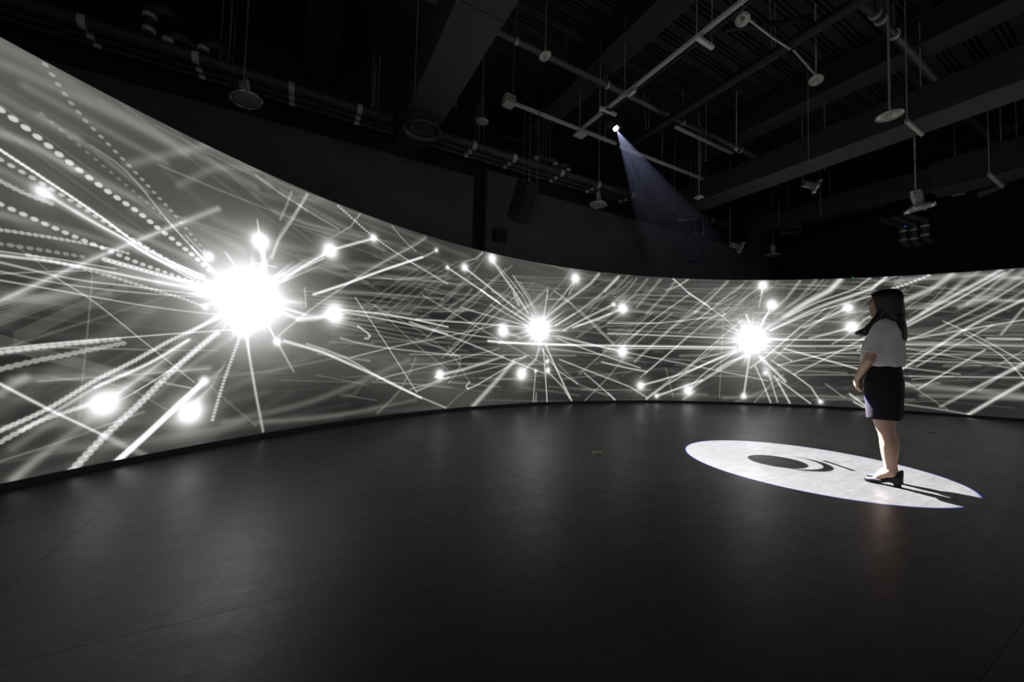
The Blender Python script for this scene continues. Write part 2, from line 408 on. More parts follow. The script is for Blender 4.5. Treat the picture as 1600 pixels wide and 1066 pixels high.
# ---------------------------------------------------------------- curved projection screen
SC = (4.5642, -1.5844); SR = 8.2882
ZB, ZT = 0.05, 2.964
STROKES = """
D 0.0437 0.53 0.0648 -49.88 2.496 -49.44 2.47 -48.93 2.437 -48.49 2.403 -47.98 2.361 -47.45 2.319 -46.91 2.278 -46.36 2.236 -45.82 2.198 -45.09 2.153 -44.45 2.113 -43.53 2.031 -42.63 1.96 -41.66 1.877 -40.96 1.807 -40.33 1.737
D 0.0319 0.19 0.0584 -48.59 2.943 -48.28 2.885 -47.96 2.825 -47.67 2.774 -47.07 2.688 -46.25 2.602 -45.72 2.546 -45.1 2.48 -44.4 2.4 -43.71 2.318 -43.2 2.258 -42.64 2.187 -42.08 2.11 -41.41 2.014 -40.71 1.914
L 0.0183 0.54 0.54 -49.78 2.235 -49.38 2.21 -48.97 2.184 -48.54 2.156 -48.1 2.126 -47.62 2.095 -47.13 2.061 -46.62 2.025 -46.1 1.987 -45.59 1.945 -45.08 1.899 -44.54 1.853 -43.93 1.811 -43.23 1.776 -42.44 1.745 -41.59 1.715 -40.7 1.681
D 0.0254 0.34 0.0279 -49.78 2.235 -49.38 2.21 -48.97 2.184 -48.54 2.156 -48.1 2.126 -47.62 2.095 -47.13 2.061 -46.62 2.025 -46.1 1.987 -45.59 1.945 -45.08 1.899 -44.54 1.853 -43.93 1.811 -43.23 1.776 -42.44 1.745 -41.59 1.715 -40.7 1.681
D 0.033 0.36 0.0533 -49.76 2.173 -49.29 2.15 -48.75 2.123 -48.29 2.099 -47.77 2.071 -47.22 2.039 -46.62 2.001 -45.99 1.958 -45.35 1.916 -44.75 1.879 -44.16 1.843 -43.51 1.805 -42.77 1.763 -41.95 1.718 -41.09 1.669
D 0.0351 0.3 0.0351 -49.7 2.032 -48.98 2.001 -48.5 1.99 -47.97 1.98
L 0.0256 0.4 1.152 -48.33 2.046 -47.85 2.017 -47.35 1.986 -46.81 1.954 -46.2 1.921 -45.55 1.888 -44.95 1.855 -44.42 1.813 -43.72 1.768 -43 1.738 -42.07 1.701 -40.99 1.66 -39.87 1.615
L 0.066 0.18 0.18 -48.33 2.046 -47.89 2.019 -47.42 1.991 -46.81 1.954 -46.19 1.915 -45.43 1.868 -44.59 1.816 -43.72 1.768 -42.84 1.728 -41.91 1.692 -40.93 1.656 -39.87 1.615
B 0.063 1 0 -48.33 2.046
D 0.0352 0.47 0.0553 -49.65 1.883 -49.2 1.866 -48.71 1.848 -48.16 1.826 -47.53 1.802 -47 1.783 -46.42 1.763 -45.92 1.745 -45.28 1.72 -44.77 1.702 -44.04 1.679 -43.31 1.659 -42.4 1.635 -41.44 1.61
L 0.0128 0.13 0.36 -46.75 2.511 -46.26 2.489 -45.74 2.466 -45.17 2.421 -44.68 2.363 -44.13 2.286 -43.55 2.2 -42.96 2.112
L 0.0171 0.43 0.432 -42.96 2.112 -42.34 2.032 -41.69 1.948 -41.08 1.868 -40.36 1.768 -39.69 1.672
L 0.055 0.24 0.2448 -40.12 2.385 -40.8 2.305 -41.67 2.202 -42.33 2.122 -43.1 2.032 -43.86 1.94 -44.57 1.856 -45.18 1.782 -45.75 1.713 -46.32 1.643 -46.91 1.568 -47.55 1.487 -48.2 1.402 -48.82 1.32 -49.4 1.245
L 0.02 0.22 0.216 -42.02 2.159 -42.9 2.055 -43.72 1.956 -44.57 1.856 -45.22 1.776 -45.88 1.697 -46.53 1.618 -47.15 1.541 -47.75 1.466 -48.33 1.391 -48.88 1.32 -49.41 1.253
D 0.0261 0.1 0.0573 -48.56 2.589 -48.17 2.557 -47.76 2.523 -47.33 2.488 -46.88 2.45 -46.37 2.409 -45.82 2.364 -45.26 2.317 -44.73 2.272 -44.09 2.217 -43.51 2.165 -42.96 2.112 -42.24 2.028 -41.57 1.942
D 0.0281 0.34 0.0327 -49.58 1.716 -49.16 1.723 -48.72 1.73 -48.24 1.736 -47.68 1.743 -47.06 1.749 -46.45 1.753 -45.64 1.752 -44.82 1.748
D 0.0318 0.17 0.0454 -49.55 1.625 -48.98 1.631 -48.33 1.637 -47.77 1.641 -47.12 1.645 -46.44 1.649
L 0.0204 0.54 0.54 -44.77 1.836 -44.04 1.79 -43.25 1.74 -42.39 1.689 -41.45 1.634
D 0.0289 0.34 0.0347 -44.32 1.855 -43.56 1.806 -42.75 1.753 -41.9 1.691 -40.99 1.622
D 0.0451 0.47 0.0366 -45.78 1.659 -45.07 1.648 -44.29 1.636 -43.51 1.623 -42.77 1.612 -41.56 1.599 -40.43 1.588
L 0.0207 0.61 0.612 -49.52 1.55 -49.03 1.556 -48.52 1.563 -47.97 1.568 -47.43 1.571 -46.86 1.571 -46.15 1.57 -45.43 1.566 -44.56 1.56 -43.62 1.554 -42.74 1.549 -41.76 1.549 -40.87 1.552 -39.93 1.556
L 0.0112 0.43 0.432 -49.53 1.575 -49.09 1.58 -48.63 1.585 -48.15 1.59 -47.64 1.595 -47.11 1.597 -46.55 1.599 -45.96 1.6 -45.34 1.602
L 0.0143 0.4 0.396 -49.5 1.504 -48.93 1.495 -48.32 1.484 -47.69 1.474 -47.05 1.468 -46.42 1.467 -45.8 1.471 -45.15 1.476 -44.42 1.481 -43.59 1.484 -42.68 1.488 -41.69 1.491 -40.63 1.494
L 0.0123 0.32 0.324 -49.48 1.445 -48.99 1.439 -48.49 1.432 -47.95 1.425 -47.34 1.421 -46.64 1.421 -45.84 1.423 -44.99 1.428 -44.1 1.435 -43.2 1.444 -42.27 1.456 -41.29 1.47 -40.23 1.484
L 0.0108 0.43 0.432 -49.46 1.387 -48.99 1.383 -48.49 1.379 -47.9 1.373 -47.32 1.367 -46.64 1.359 -45.92 1.351 -45.25 1.344 -44.53 1.337 -43.91 1.331 -43.16 1.327 -42.44 1.324 -41.61 1.323 -40.71 1.322 -39.76 1.32
L 0.0087 0.29 0.288 -49.47 1.429 -48.91 1.453 -48.27 1.481 -47.72 1.502 -47.08 1.526 -46.4 1.551
D 0.0316 0.3 0.0368 -48.63 1.584 -48.04 1.577 -47.41 1.569 -46.77 1.56 -46.14 1.55 -45.39 1.533 -44.68 1.513 -43.97 1.493 -43.2 1.473 -42.42 1.452 -41.74 1.432 -40.55 1.383
B 0.0313 1.1 0 -40.55 1.383
L 0.0102 0.36 0.36 -47.68 1.463 -47.17 1.416 -46.64 1.368 -46.05 1.307 -45.55 1.247 -45 1.178 -44.41 1.102 -43.79 1.022 -43.13 0.938 -42.43 0.848 -41.7 0.751 -40.93 0.65
L 0.0064 0.14 0.144 -49.16 1.637 -48.52 1.575 -48.12 1.523 -47.68 1.463
L 0.0098 0.12 0.1152 -46.3 1.545 -46.28 1.449 -46.28 1.302 -46.3 1.159 -46.32 0.979 -46.35 0.8 -46.37 0.659 -46.38 0.514 -46.38 0.418
D 0.0373 0.32 0.042 -49.28 0.914 -48.82 0.93 -48.34 0.946 -47.74 0.964 -47.16 0.979 -46.47 0.997 -45.7 1.016 -44.9 1.036
L 0.0105 0.61 0.612 -49.29 0.939 -48.79 0.952 -48.27 0.966 -47.73 0.981 -47.18 0.995 -46.63 1.008 -46.08 1.02 -45.52 1.033 -44.9 1.046 -44.23 1.061 -43.5 1.077 -42.74 1.095 -41.95 1.112 -40.87 1.135 -39.73 1.16 -38.52 1.186
L 0.0391 0.22 0.216 -49.28 0.914 -48.79 0.928 -48.28 0.943 -47.74 0.959 -47.17 0.976 -46.57 0.994 -45.94 1.013
D 0.0422 0.26 0.0422 -49.24 0.805 -48.72 0.831 -48.12 0.859 -47.6 0.881 -47 0.906 -46.4 0.932 -45.55 0.968 -44.69 1.006
L 0.0061 0.12 0.1152 -49.32 1.027 -48.75 0.995 -48.14 0.961 -47.5 0.924 -46.82 0.887 -46.08 0.848 -45.28 0.807 -44.46 0.766 -43.67 0.726 -42.76 0.68 -41.93 0.64 -41.06 0.596
L 0.0061 0.12 0.1152 -49.31 1.013 -48.74 0.981 -48.14 0.947 -47.5 0.912 -46.82 0.875 -46.08 0.837 -45.28 0.798 -44.45 0.758 -43.67 0.719 -42.76 0.676 -41.93 0.637 -41.06 0.596
L 0.0061 0.12 0.1152 -49.31 0.998 -48.74 0.967 -48.13 0.934 -47.49 0.899 -46.82 0.863 -46.08 0.827 -45.27 0.788 -44.45 0.75 -43.67 0.713 -42.75 0.671 -41.93 0.635 -41.06 0.596
L 0.0061 0.12 0.1152 -49.3 0.983 -48.73 0.953 -48.13 0.92 -47.49 0.886 -46.81 0.851 -46.07 0.816 -45.27 0.779 -44.45 0.741 -43.66 0.706 -42.75 0.667 -41.93 0.633 -41.06 0.596
L 0.0061 0.12 0.1152 -49.3 0.969 -48.73 0.939 -48.12 0.907 -47.48 0.873 -46.81 0.84 -46.07 0.805 -45.27 0.769 -44.45 0.733 -43.66 0.7 -42.75 0.662 -41.93 0.63 -41.06 0.596
L 0.0061 0.12 0.1152 -49.29 0.954 -48.72 0.925 -48.12 0.893 -47.48 0.861 -46.8 0.828 -46.06 0.794 -45.26 0.759 -44.44 0.725 -43.66 0.693 -42.75 0.658 -41.93 0.628 -41.06 0.596
L 0.0061 0.12 0.1152 -49.29 0.939 -48.72 0.911 -48.11 0.88 -47.47 0.848 -46.8 0.816 -46.06 0.783 -45.26 0.75 -44.44 0.717 -43.66 0.687 -42.75 0.653 -41.93 0.626 -41.06 0.596
L 0.0074 0.09 0.0936 -49.39 1.22 -48.98 1.255 -48.54 1.291 -48 1.339 -47.45 1.387 -46.81 1.446 -46.09 1.512 -45.34 1.581
L 0.0074 0.09 0.0936 -49.39 1.199 -48.97 1.235 -48.54 1.272 -47.99 1.321 -47.45 1.37 -46.8 1.43 -46.08 1.496 -45.33 1.566
L 0.0074 0.09 0.0936 -49.38 1.178 -48.96 1.215 -48.53 1.253 -47.98 1.303 -47.44 1.353 -46.79 1.413 -46.07 1.48 -45.32 1.55
L 0.0074 0.09 0.0936 -49.37 1.157 -48.96 1.195 -48.52 1.234 -47.97 1.285 -47.43 1.335 -46.79 1.396 -46.07 1.464 -45.32 1.535
L 0.0074 0.09 0.0936 -49.36 1.136 -48.95 1.175 -48.51 1.215 -47.97 1.266 -47.43 1.318 -46.78 1.379 -46.06 1.448 -45.31 1.519
L 0.0074 0.09 0.0936 -49.35 1.115 -48.94 1.155 -48.51 1.196 -47.96 1.248 -47.42 1.3 -46.77 1.362 -46.06 1.431 -45.31 1.504
L 0.0074 0.09 0.0936 -49.35 1.094 -48.93 1.135 -48.5 1.177 -47.95 1.23 -47.41 1.283 -46.77 1.345 -46.05 1.415 -45.3 1.488
L 0.0069 0.09 0.0936 -48.9 1.048 -48.45 1.1 -47.97 1.154 -47.48 1.21 -46.97 1.268 -46.44 1.327 -45.9 1.387 -45.33 1.449 -44.73 1.515
L 0.0069 0.09 0.0936 -48.89 1.031 -48.44 1.083 -47.97 1.137 -47.47 1.193 -46.96 1.251 -46.44 1.31 -45.89 1.37 -45.33 1.433 -44.73 1.499
L 0.0069 0.09 0.0936 -48.88 1.014 -48.43 1.066 -47.96 1.12 -47.47 1.177 -46.96 1.235 -46.43 1.294 -45.89 1.354 -45.32 1.417 -44.72 1.484
L 0.0069 0.09 0.0936 -48.88 0.997 -48.43 1.048 -47.96 1.103 -47.46 1.16 -46.95 1.218 -46.43 1.277 -45.88 1.338 -45.31 1.401 -44.72 1.468
L 0.0069 0.09 0.0936 -48.87 0.98 -48.42 1.031 -47.95 1.086 -47.46 1.143 -46.95 1.202 -46.42 1.261 -45.88 1.321 -45.31 1.385 -44.71 1.452
L 0.0069 0.09 0.0936 -48.86 0.963 -48.41 1.014 -47.94 1.069 -47.45 1.126 -46.94 1.185 -46.41 1.244 -45.87 1.305 -45.3 1.369 -44.7 1.436
L 0.0058 0.09 0.0864 -49.43 1.312 -48.9 1.315 -48.34 1.318 -47.74 1.322 -47.06 1.324 -46.29 1.323 -45.41 1.322 -44.45 1.319 -43.42 1.316
L 0.0058 0.09 0.0864 -49.42 1.299 -48.89 1.302 -48.34 1.305 -47.73 1.308 -47.06 1.309 -46.28 1.31 -45.41 1.309 -44.44 1.307 -43.42 1.305
L 0.0058 0.09 0.0864 -49.42 1.287 -48.89 1.289 -48.33 1.291 -47.73 1.294 -47.05 1.295 -46.28 1.296 -45.4 1.295 -44.44 1.295 -43.41 1.294
L 0.0058 0.09 0.0864 -49.41 1.274 -48.88 1.276 -48.33 1.278 -47.72 1.279 -47.05 1.281 -46.27 1.282 -45.4 1.282 -44.44 1.283 -43.41 1.283
L 0.0058 0.09 0.0864 -49.41 1.262 -48.88 1.263 -48.32 1.264 -47.72 1.265 -47.04 1.267 -46.27 1.268 -45.39 1.269 -44.43 1.27 -43.4 1.271
L 0.062 0.1 0.1008 -49.02 1.262 -48.56 1.284 -48.07 1.308 -47.54 1.331 -46.93 1.354 -46.26 1.376 -45.55 1.399
L 0.0959 0.07 0.072 -49.36 1.128 -49.02 1.174 -48.67 1.222 -48.19 1.28 -47.68 1.334 -47.05 1.397 -46.34 1.468 -45.6 1.542
D 0.0389 0.36 0.0338 -49.08 0.402 -48.6 0.436 -48.1 0.472 -47.57 0.516 -47 0.575 -46.41 0.644 -45.82 0.709 -45.26 0.761 -44.72 0.808 -44.18 0.858 -43.37 0.944 -42.55 1.031 -41.7 1.11 -40.86 1.184 -39.39 1.32
L 0.0252 0.13 0.1296 -49.08 0.402 -48.6 0.436 -48.1 0.472 -47.57 0.516 -47 0.575 -46.41 0.644 -45.82 0.709 -45.26 0.761 -44.72 0.808 -44.18 0.858 -43.44 0.937 -42.55 1.031 -41.9 1.091 -41.12 1.162 -40.27 1.239 -39.39 1.32
L 0.0287 0.36 0.36 -48.4 0.384 -48 0.423 -47.58 0.464 -47.13 0.509 -46.66 0.56 -46.16 0.616 -45.59 0.672 -44.93 0.724 -44.2 0.776 -43.46 0.836 -42.77 0.905 -42.09 0.982 -41.38 1.063
D 0.033 0.3 0.0275 -45.8 0.654 -45.24 0.695 -44.65 0.739 -44.04 0.786 -43.46 0.836 -42.75 0.907 -42.08 0.983 -41.38 1.063
D 0.0386 0.36 0.0363 -49.05 0.326 -48.5 0.377 -47.95 0.425 -47.46 0.455 -46.98 0.478 -46.01 0.523
B 0.1219 1.3 0 -45.4 0.518
L 0.0951 0.25 0.0864 -45.4 0.518 -44.92 0.579 -44.4 0.645 -43.78 0.722 -43.06 0.813 -42.5 0.888 -41.88 0.974 -41.23 1.064
L 0.0314 0.29 0.108 -45.09 0.559 -44.48 0.635 -43.85 0.714 -43.22 0.796 -42.61 0.879 -42.01 0.963 -41.38 1.051
L 0.0069 0.16 0.1584 -44.93 0.516 -44.29 0.574 -43.61 0.635 -42.86 0.71 -42.23 0.78 -41.55 0.861 -40.82 0.949 -40.06 1.041
L 0.007 0.16 0.1584 -44.76 0.529 -44.09 0.593 -43.38 0.661 -42.61 0.743 -41.97 0.818 -41.3 0.904 -40.59 0.997 -39.84 1.094
L 0.007 0.16 0.1584 -44.6 0.542 -43.89 0.613 -43.14 0.688 -42.35 0.777 -41.71 0.857 -41.04 0.947 -40.35 1.046 -39.61 1.148
L 0.0071 0.16 0.1584 -44.43 0.556 -43.88 0.613 -43.3 0.673 -42.7 0.737 -42.08 0.811 -41.44 0.896 -40.79 0.992 -40.1 1.095 -39.38 1.202
L 0.0071 0.16 0.1584 -44.25 0.569 -43.68 0.632 -43.07 0.696 -42.45 0.767 -41.81 0.846 -41.17 0.937 -40.52 1.037 -39.85 1.145 -39.15 1.258
L 0.0072 0.16 0.1584 -44.08 0.583 -43.48 0.651 -42.84 0.721 -42.19 0.797 -41.53 0.882 -40.89 0.978 -40.25 1.084 -39.6 1.197 -38.91 1.314
D 0.0583 0.36 0.0444 -46.5 0.041 -46.09 0.115 -45.67 0.193 -45.25 0.267 -44.66 0.359 -44.03 0.454 -43.52 0.54 -42.97 0.638 -42.43 0.731 -41.7 0.849 -41.01 0.956 -40.33 1.053 -39.65 1.147
L 0.0421 0.1 0.1008 -46.5 0.041 -46.09 0.115 -45.67 0.193 -45.25 0.267 -44.66 0.359 -44.03 0.454 -43.56 0.535 -43.05 0.626 -42.43 0.731 -41.85 0.821 -41.16 0.922 -40.42 1.032 -39.65 1.147
D 0.0574 0.42 0.0258 -44.63 0.044 -43.95 0.136 -43.23 0.235 -42.47 0.347 -41.7 0.461 -41.02 0.56 -40.35 0.658
L 0.0436 0.25 0.252 -44.63 0.044 -43.95 0.136 -43.23 0.235 -42.47 0.347 -41.7 0.461 -41.02 0.56 -40.35 0.658
B 0.05 1.2 0 -40.36 0.664
B 0.1334 1.3 0 -41.08 0.373
L 0.0953 0.32 0.036 -41.02 0.396 -40.34 0.521 -39.32 0.702
L 0.0254 0.22 0.072 -40.85 0.454 -39.9 0.604 -39.08 0.845
L 0.0099 0.14 0.144 -41.02 0.505 -39.94 0.718
L 0.01 0.14 0.144 -40.84 0.527 -39.71 0.743
L 0.0101 0.14 0.144 -40.66 0.549 -39.47 0.768
L 0.0102 0.14 0.144 -40.48 0.572 -39.23 0.793
L 0.0103 0.14 0.144 -40.29 0.595 -38.99 0.819
D 0.0328 0.42 0.0328 -39.69 0.272 -39.43 0.447 -39.13 0.636 -38.84 0.785 -38.51 0.948 -38.18 1.115
L 0.028 0.65 0.324 -37.79 1.16 -37.52 0.976 -37.25 0.79 -36.97 0.607 -36.69 0.428 -36.4 0.252 -36.1 0.072
L 0.0185 0.68 0.576 -49.2 0.709 -48.69 0.648 -48.16 0.585 -47.57 0.516 -47.07 0.46 -46.53 0.401 -45.96 0.337 -45.36 0.27
L 0.0503 0.32 0.144 -45.36 0.27 -44.36 0.154 -43.41 0.049
L 0.0652 0.22 0.216 -49.17 0.646 -48.84 0.693 -48.45 0.741
L 0.0656 0.24 0.072 -48.52 0.066 -48.15 0.121 -47.77 0.176 -47.04 0.265 -46.53 0.33 -45.96 0.404
L 0.0152 0.12 0.1152 -49.01 0.199 -48.57 0.213 -48.12 0.227 -47.62 0.243 -47.04 0.265 -46.32 0.295 -45.49 0.333 -44.55 0.377 -43.56 0.424
L 0.0125 0.11 0.108 -45.93 0.325 -43.55 0.413
L 0.0686 0.12 0.1152 -48.82 0.731 -48.3 0.734 -47.74 0.737 -47.17 0.74 -46.6 0.743 -45.9 0.747 -45.21 0.751 -44.35 0.757 -43.5 0.763 -42.48 0.77 -41.34 0.779 -40.13 0.788
L 0.0129 0.22 0.216 -47.98 0.716 -47.16 0.721 -46.27 0.727 -45.33 0.733 -44.35 0.741 -43.36 0.749 -42.35 0.759 -41.28 0.77 -40.12 0.782
L 0.0086 0.22 0.216 -48.07 0.958 -47.28 0.957 -46.43 0.955 -45.51 0.954 -44.52 0.954 -43.44 0.954 -42.28 0.956 -41.01 0.958 -39.63 0.961
L 0.0124 0.12 0.1152 -47.54 0.74 -46.87 0.721 -46.14 0.703 -45.4 0.68 -44.69 0.648 -43.89 0.584 -43.17 0.505 -42.41 0.42
L 0.0213 0.07 0.072 -39.9 0.598 -39 0.472 -38.11 0.347 -36.66 0.148
B 0.2698 2.6 0 -37.65 1.536
B 0.1804 3 0 -37.56 1.551
B 0.5104 0.95 0 -37.74 1.533
B 0.9656 0.2 0 -37.75 1.547
L 0.145 0.25 0.252 -41.03 1.528 -40.01 1.535 -38.92 1.541 -37.75 1.547 -36.45 1.553 -35.04 1.558 -33.53 1.563
B 0.0955 1.6 0 -37.99 1.206
B 0.0566 1.2 0 -40.54 1.883
B 0.1064 1.5 0 -37.08 2.183
L 0.0542 0.86 0.864 -36.96 2.13 -36.76 1.994 -36.7 1.816
L 0.0197 0.29 0.72 -37.41 2.411 -37.21 2.264
L 0.02 0.58 0.576 -41.57 1.936 -40.68 1.821 -39.82 1.695
L 0.0147 0.36 0.36 -41.97 2.028 -40.7 1.883
L 0.0212 0.32 0.648 -39.5 1.968 -38.76 1.847
D 0.0379 0.27 0.0348 -33.44 2.921 -34.57 2.568 -35.69 2.256 -36.17 2.015
D 0.0301 0.17 0.0301 -34.79 2.875 -35.25 2.656 -35.67 2.483
L 0.0302 0.09 0.0864 -33.96 2.764 -34.78 2.565 -35.47 2.379 -36.13 2.053
L 0.0241 0.22 0.216 -37.68 2.888 -35.89 2.809 -34.24 2.757 -33.37 2.715
D 0.0244 0.26 0.0326 -34.24 2.757 -33.09 2.717 -31.97 2.678 -30.22 2.631
B 0.1177 1.25 0 -31.02 2.314
L 0.0756 0.32 0.324 -31.02 2.314 -33.13 2.066 -35.01 1.843
L 0.0216 0.5 0.504 -31.02 2.297 -32.43 2.141 -33.69 2 -35.51 1.776
D 0.0314 0.34 0.0345 -31.67 2.181 -33.68 1.984 -35.25 1.784
L 0.0334 0.68 0.684 -30.77 2.332 -28.13 2.53 -26.5 2.65
B 0.075 1 0 -26.43 2.663
D 0.0334 0.42 0.0452 -30.4 2.936 -29.1 2.852 -27.74 2.761 -26.36 2.675 -24.3 2.571 -22.07 2.471 -20.33 2.394 -18.43 2.311 -16.46 2.221
L 0.0179 0.36 0.144 -28.06 2.946 -29.04 2.719 -31.07 2.465
D 0.0303 0.24 0.0405 -24.27 2.927 -22.49 2.744 -21.11 2.658
D 0.0426 0.47 0.0334 -20.21 2.581 -22.06 2.45 -24.07 2.305 -26.18 2.15 -27.79 2.026 -29.3 1.91 -30.94 1.796 -32.53 1.688
L 0.0261 0.4 0.144 -18.38 2.748 -19.78 2.616 -22.06 2.45 -25.07 2.23 -27.96 2.008 -29.88 1.872 -31.82 1.737
B 0.0436 0.9 0 -18.29 2.762
L 0.0255 0.3 0.18 -35.28 1.148 -34.31 1.281 -33.14 1.436 -32.02 1.572 -30.68 1.731 -29.3 1.892 -27.92 2.048 -26.5 2.204 -25.11 2.355 -23 2.569 -21.22 2.749 -19.87 2.914
L 0.0838 0.07 0.072 -27.98 2.071 -26.53 2.213 -25.02 2.364 -23.57 2.514 -21.69 2.724 -19.88 2.936
B 0.1615 1.25 0 -30.28 1.491
L 0.0619 0.5 0.504 -30.15 1.493 -32 1.405 -33.74 1.364
L 0.1059 0.22 0.216 -30.16 1.501 -31.92 1.442 -33.47 1.399 -35.64 1.402
L 0.0265 0.61 0.612 -29.85 1.549 -28.24 1.558 -26.55 1.566 -24.85 1.568 -22.3 1.552 -19.9 1.526 -16.25 1.471
L 0.0203 0.5 0.504 -29.17 1.526 -27.31 1.512 -25.34 1.496 -23.24 1.473 -21.02 1.439 -18.68 1.396 -16.22 1.349
D 0.0308 0.26 0.0308 -35.14 1.471 -32.9 1.424
L 0.0249 0.54 0.54 -27.8 1.35 -26.7 1.27 -26.4 1.227
L 0.0251 0.5 0.504 -26.4 1.227 -26.53 1.189 -26.96 1.185
L 0.0664 0.09 0.0864 -30.45 1.403 -27.73 1.351
L 0.0158 0.47 0.468 -28.22 1.748 -27.11 1.567 -25.96 1.377 -24.72 1.165 -23.7 0.985 -22.61 0.788 -21.48 0.58 -20.33 0.366
L 0.0118 0.22 0.216 -26.03 1.691 -24.6 1.54 -23.11 1.381 -21.52 1.219 -19.79 1.059 -17.95 0.896 -16.04 0.724
L 0.0113 0.18 0.18 -27.15 1.725 -25.4 1.64 -23.52 1.549 -21.62 1.448 -19.84 1.337 -17.81 1.174 -16.02 0.999 -14.16 0.815
L 0.0268 0.58 0.18 -36.46 1.324 -35.36 1.08 -34.64 0.914 -33.84 0.729
B 0.0591 1 0 -35.36 1.08
D 0.0455 0.38 0.0364 -34.74 1.092 -32.94 1.034 -31.18 0.969 -28.66 0.828 -26.76 0.722 -24.53 0.59 -22.95 0.488 -21.27 0.375 -19.52 0.255
L 0.0334 0.12 0.1152 -35 1.076 -33.77 1.044 -32.47 1.011 -31.18 0.969 -29.37 0.883 -27.54 0.784
D 0.0382 0.27 0.0382 -32.77 1.067 -30.98 1.001 -28.96 0.907 -27.39 0.799 -25.64 0.662 -23.65 0.518 -21.96 0.411 -20.09 0.3 -18.1 0.182 -16.04 0.059
D 0.034 0.26 0.0399 -29.52 1.165 -28.05 1.126 -26.35 1.088 -24.16 1.06 -21.46 1.035 -19.28 1.016 -16.8 0.997 -14.21 0.975
L 0.016 0.4 0.396 -28.42 0.908 -26.77 0.967 -25.03 1.03 -23.12 1.097 -21.02 1.164 -18.72 1.234 -16.21 1.315 -14.14 1.387 -11.93 1.467 -9.6 1.552 -7.23 1.641
L 0.0163 0.36 0.36 -25.37 0.594 -23.56 0.645 -21.36 0.709 -19.21 0.773 -16.66 0.851 -14.19 0.929 -11.12 1.031 -8.17 1.132
L 0.0218 0.22 0.216 -20.33 0.376 -16.92 0.527
L 0.0145 0.14 0.144 -21.27 0.403 -16.01 0.59
L 0.0843 0.07 0.072 -38.93 0.231 -37.94 0.243 -36.88 0.257 -35.78 0.273 -34.71 0.292 -33.49 0.316 -32.33 0.345 -30.73 0.404 -28.95 0.485 -26.74 0.598 -24.22 0.735 -21.58 0.882
L 0.0651 0.06 0.0648 -36.67 0.184 -35.2 0.169 -33.61 0.153 -31.9 0.139 -30 0.135 -27.9 0.146 -25.58 0.171 -23.06 0.204 -20.37 0.242
L 0.0405 0.1 0.1008 -25.14 0.103 -23.79 0.243 -22.5 0.412 -21.5 0.649 -20.58 0.914
L 0.0293 0.07 0.072 -39.93 0.693 -39.02 0.703 -38.05 0.712 -37.03 0.724 -35.9 0.743 -34.66 0.771 -33.29 0.808 -31.82 0.851 -30.27 0.896
L 0.0161 0.36 0.36 -33.25 1.759 -33.05 1.525
L 0.0172 0.36 0.36 -37.56 1.923 -36.84 1.933 -35.73 1.934
L 0.0134 0.12 0.1152 -33.58 1.711 -32.26 1.734 -30.85 1.757 -29.38 1.78 -27.89 1.801 -25.89 1.821 -23.86 1.837 -21.71 1.852
L 0.0135 0.12 0.1152 -33.22 1.672 -31.85 1.689 -30.38 1.708 -28.85 1.725 -27.29 1.74 -25.21 1.755 -23.09 1.765 -20.84 1.775
L 0.0137 0.12 0.1152 -32.86 1.632 -31.43 1.644 -29.91 1.657 -28.32 1.668 -26.69 1.678 -24.52 1.687 -22.3 1.692 -19.95 1.695
L 0.0139 0.12 0.1152 -32.49 1.592 -31.01 1.598 -29.43 1.605 -27.77 1.61 -26.08 1.614 -23.81 1.616 -21.5 1.615 -19.04 1.612
L 0.0142 0.12 0.1152 -32.12 1.55 -30.58 1.551 -28.94 1.551 -27.22 1.551 -25.46 1.549 -23.69 1.545 -21.9 1.541 -20.05 1.535 -18.11 1.527
L 0.0144 0.12 0.1152 -31.74 1.508 -30.14 1.503 -28.44 1.497 -26.65 1.49 -24.82 1.481 -22.98 1.472 -21.12 1.463 -19.19 1.452 -17.17 1.439
L 0.0145 0.12 0.1152 -31.35 1.465 -29.7 1.454 -27.93 1.441 -26.08 1.427 -24.18 1.412 -22.26 1.397 -20.32 1.383 -18.32 1.367 -16.22 1.349
L 0.0147 0.12 0.1152 -30.96 1.421 -29.25 1.404 -27.42 1.384 -25.49 1.363 -23.52 1.341 -21.53 1.32 -19.51 1.3 -17.43 1.279 -15.24 1.255
L 0.0149 0.12 0.1152 -30.56 1.376 -28.79 1.352 -26.89 1.325 -24.9 1.297 -22.85 1.268 -20.79 1.241 -18.69 1.215 -16.52 1.189 -14.26 1.159
L 0.0151 0.12 0.1152 -30.16 1.33 -28.33 1.3 -26.36 1.266 -24.3 1.229 -22.17 1.193 -20.03 1.16 -17.85 1.128 -15.61 1.096 -13.25 1.06
L 0.0196 0.09 0.0864 -29.14 1.421 -27.81 1.577 -26.42 1.743 -24.96 1.913 -23.43 2.084 -21.84 2.259 -20.17 2.444
L 0.0202 0.09 0.0864 -27.77 1.459 -26.38 1.628 -24.92 1.808 -23.4 1.988 -21.85 2.161 -20.25 2.332 -18.58 2.511
L 0.0209 0.09 0.0864 -26.34 1.498 -24.88 1.681 -23.34 1.876 -21.78 2.066 -20.2 2.241 -18.6 2.407 -16.94 2.581
L 0.0213 0.09 0.0864 -24.84 1.539 -23.31 1.737 -21.7 1.947 -20.08 2.148 -17.69 2.404 -15.24 2.652
L 0.022 0.09 0.0864 -23.28 1.582 -21.67 1.795 -19.99 2.022 -18.32 2.234 -15.92 2.488 -13.49 2.724
L 0.0226 0.09 0.0864 -21.64 1.627 -19.96 1.856 -18.21 2.099 -16.49 2.322 -14.08 2.573 -11.69 2.798
B 0.1871 2.6 0 -1.51 1.566
B 0.1203 3 0 -1.52 1.579
B 0.3742 0.95 0 -1.51 1.566
B 0.9355 0.13 0 -1.51 1.566
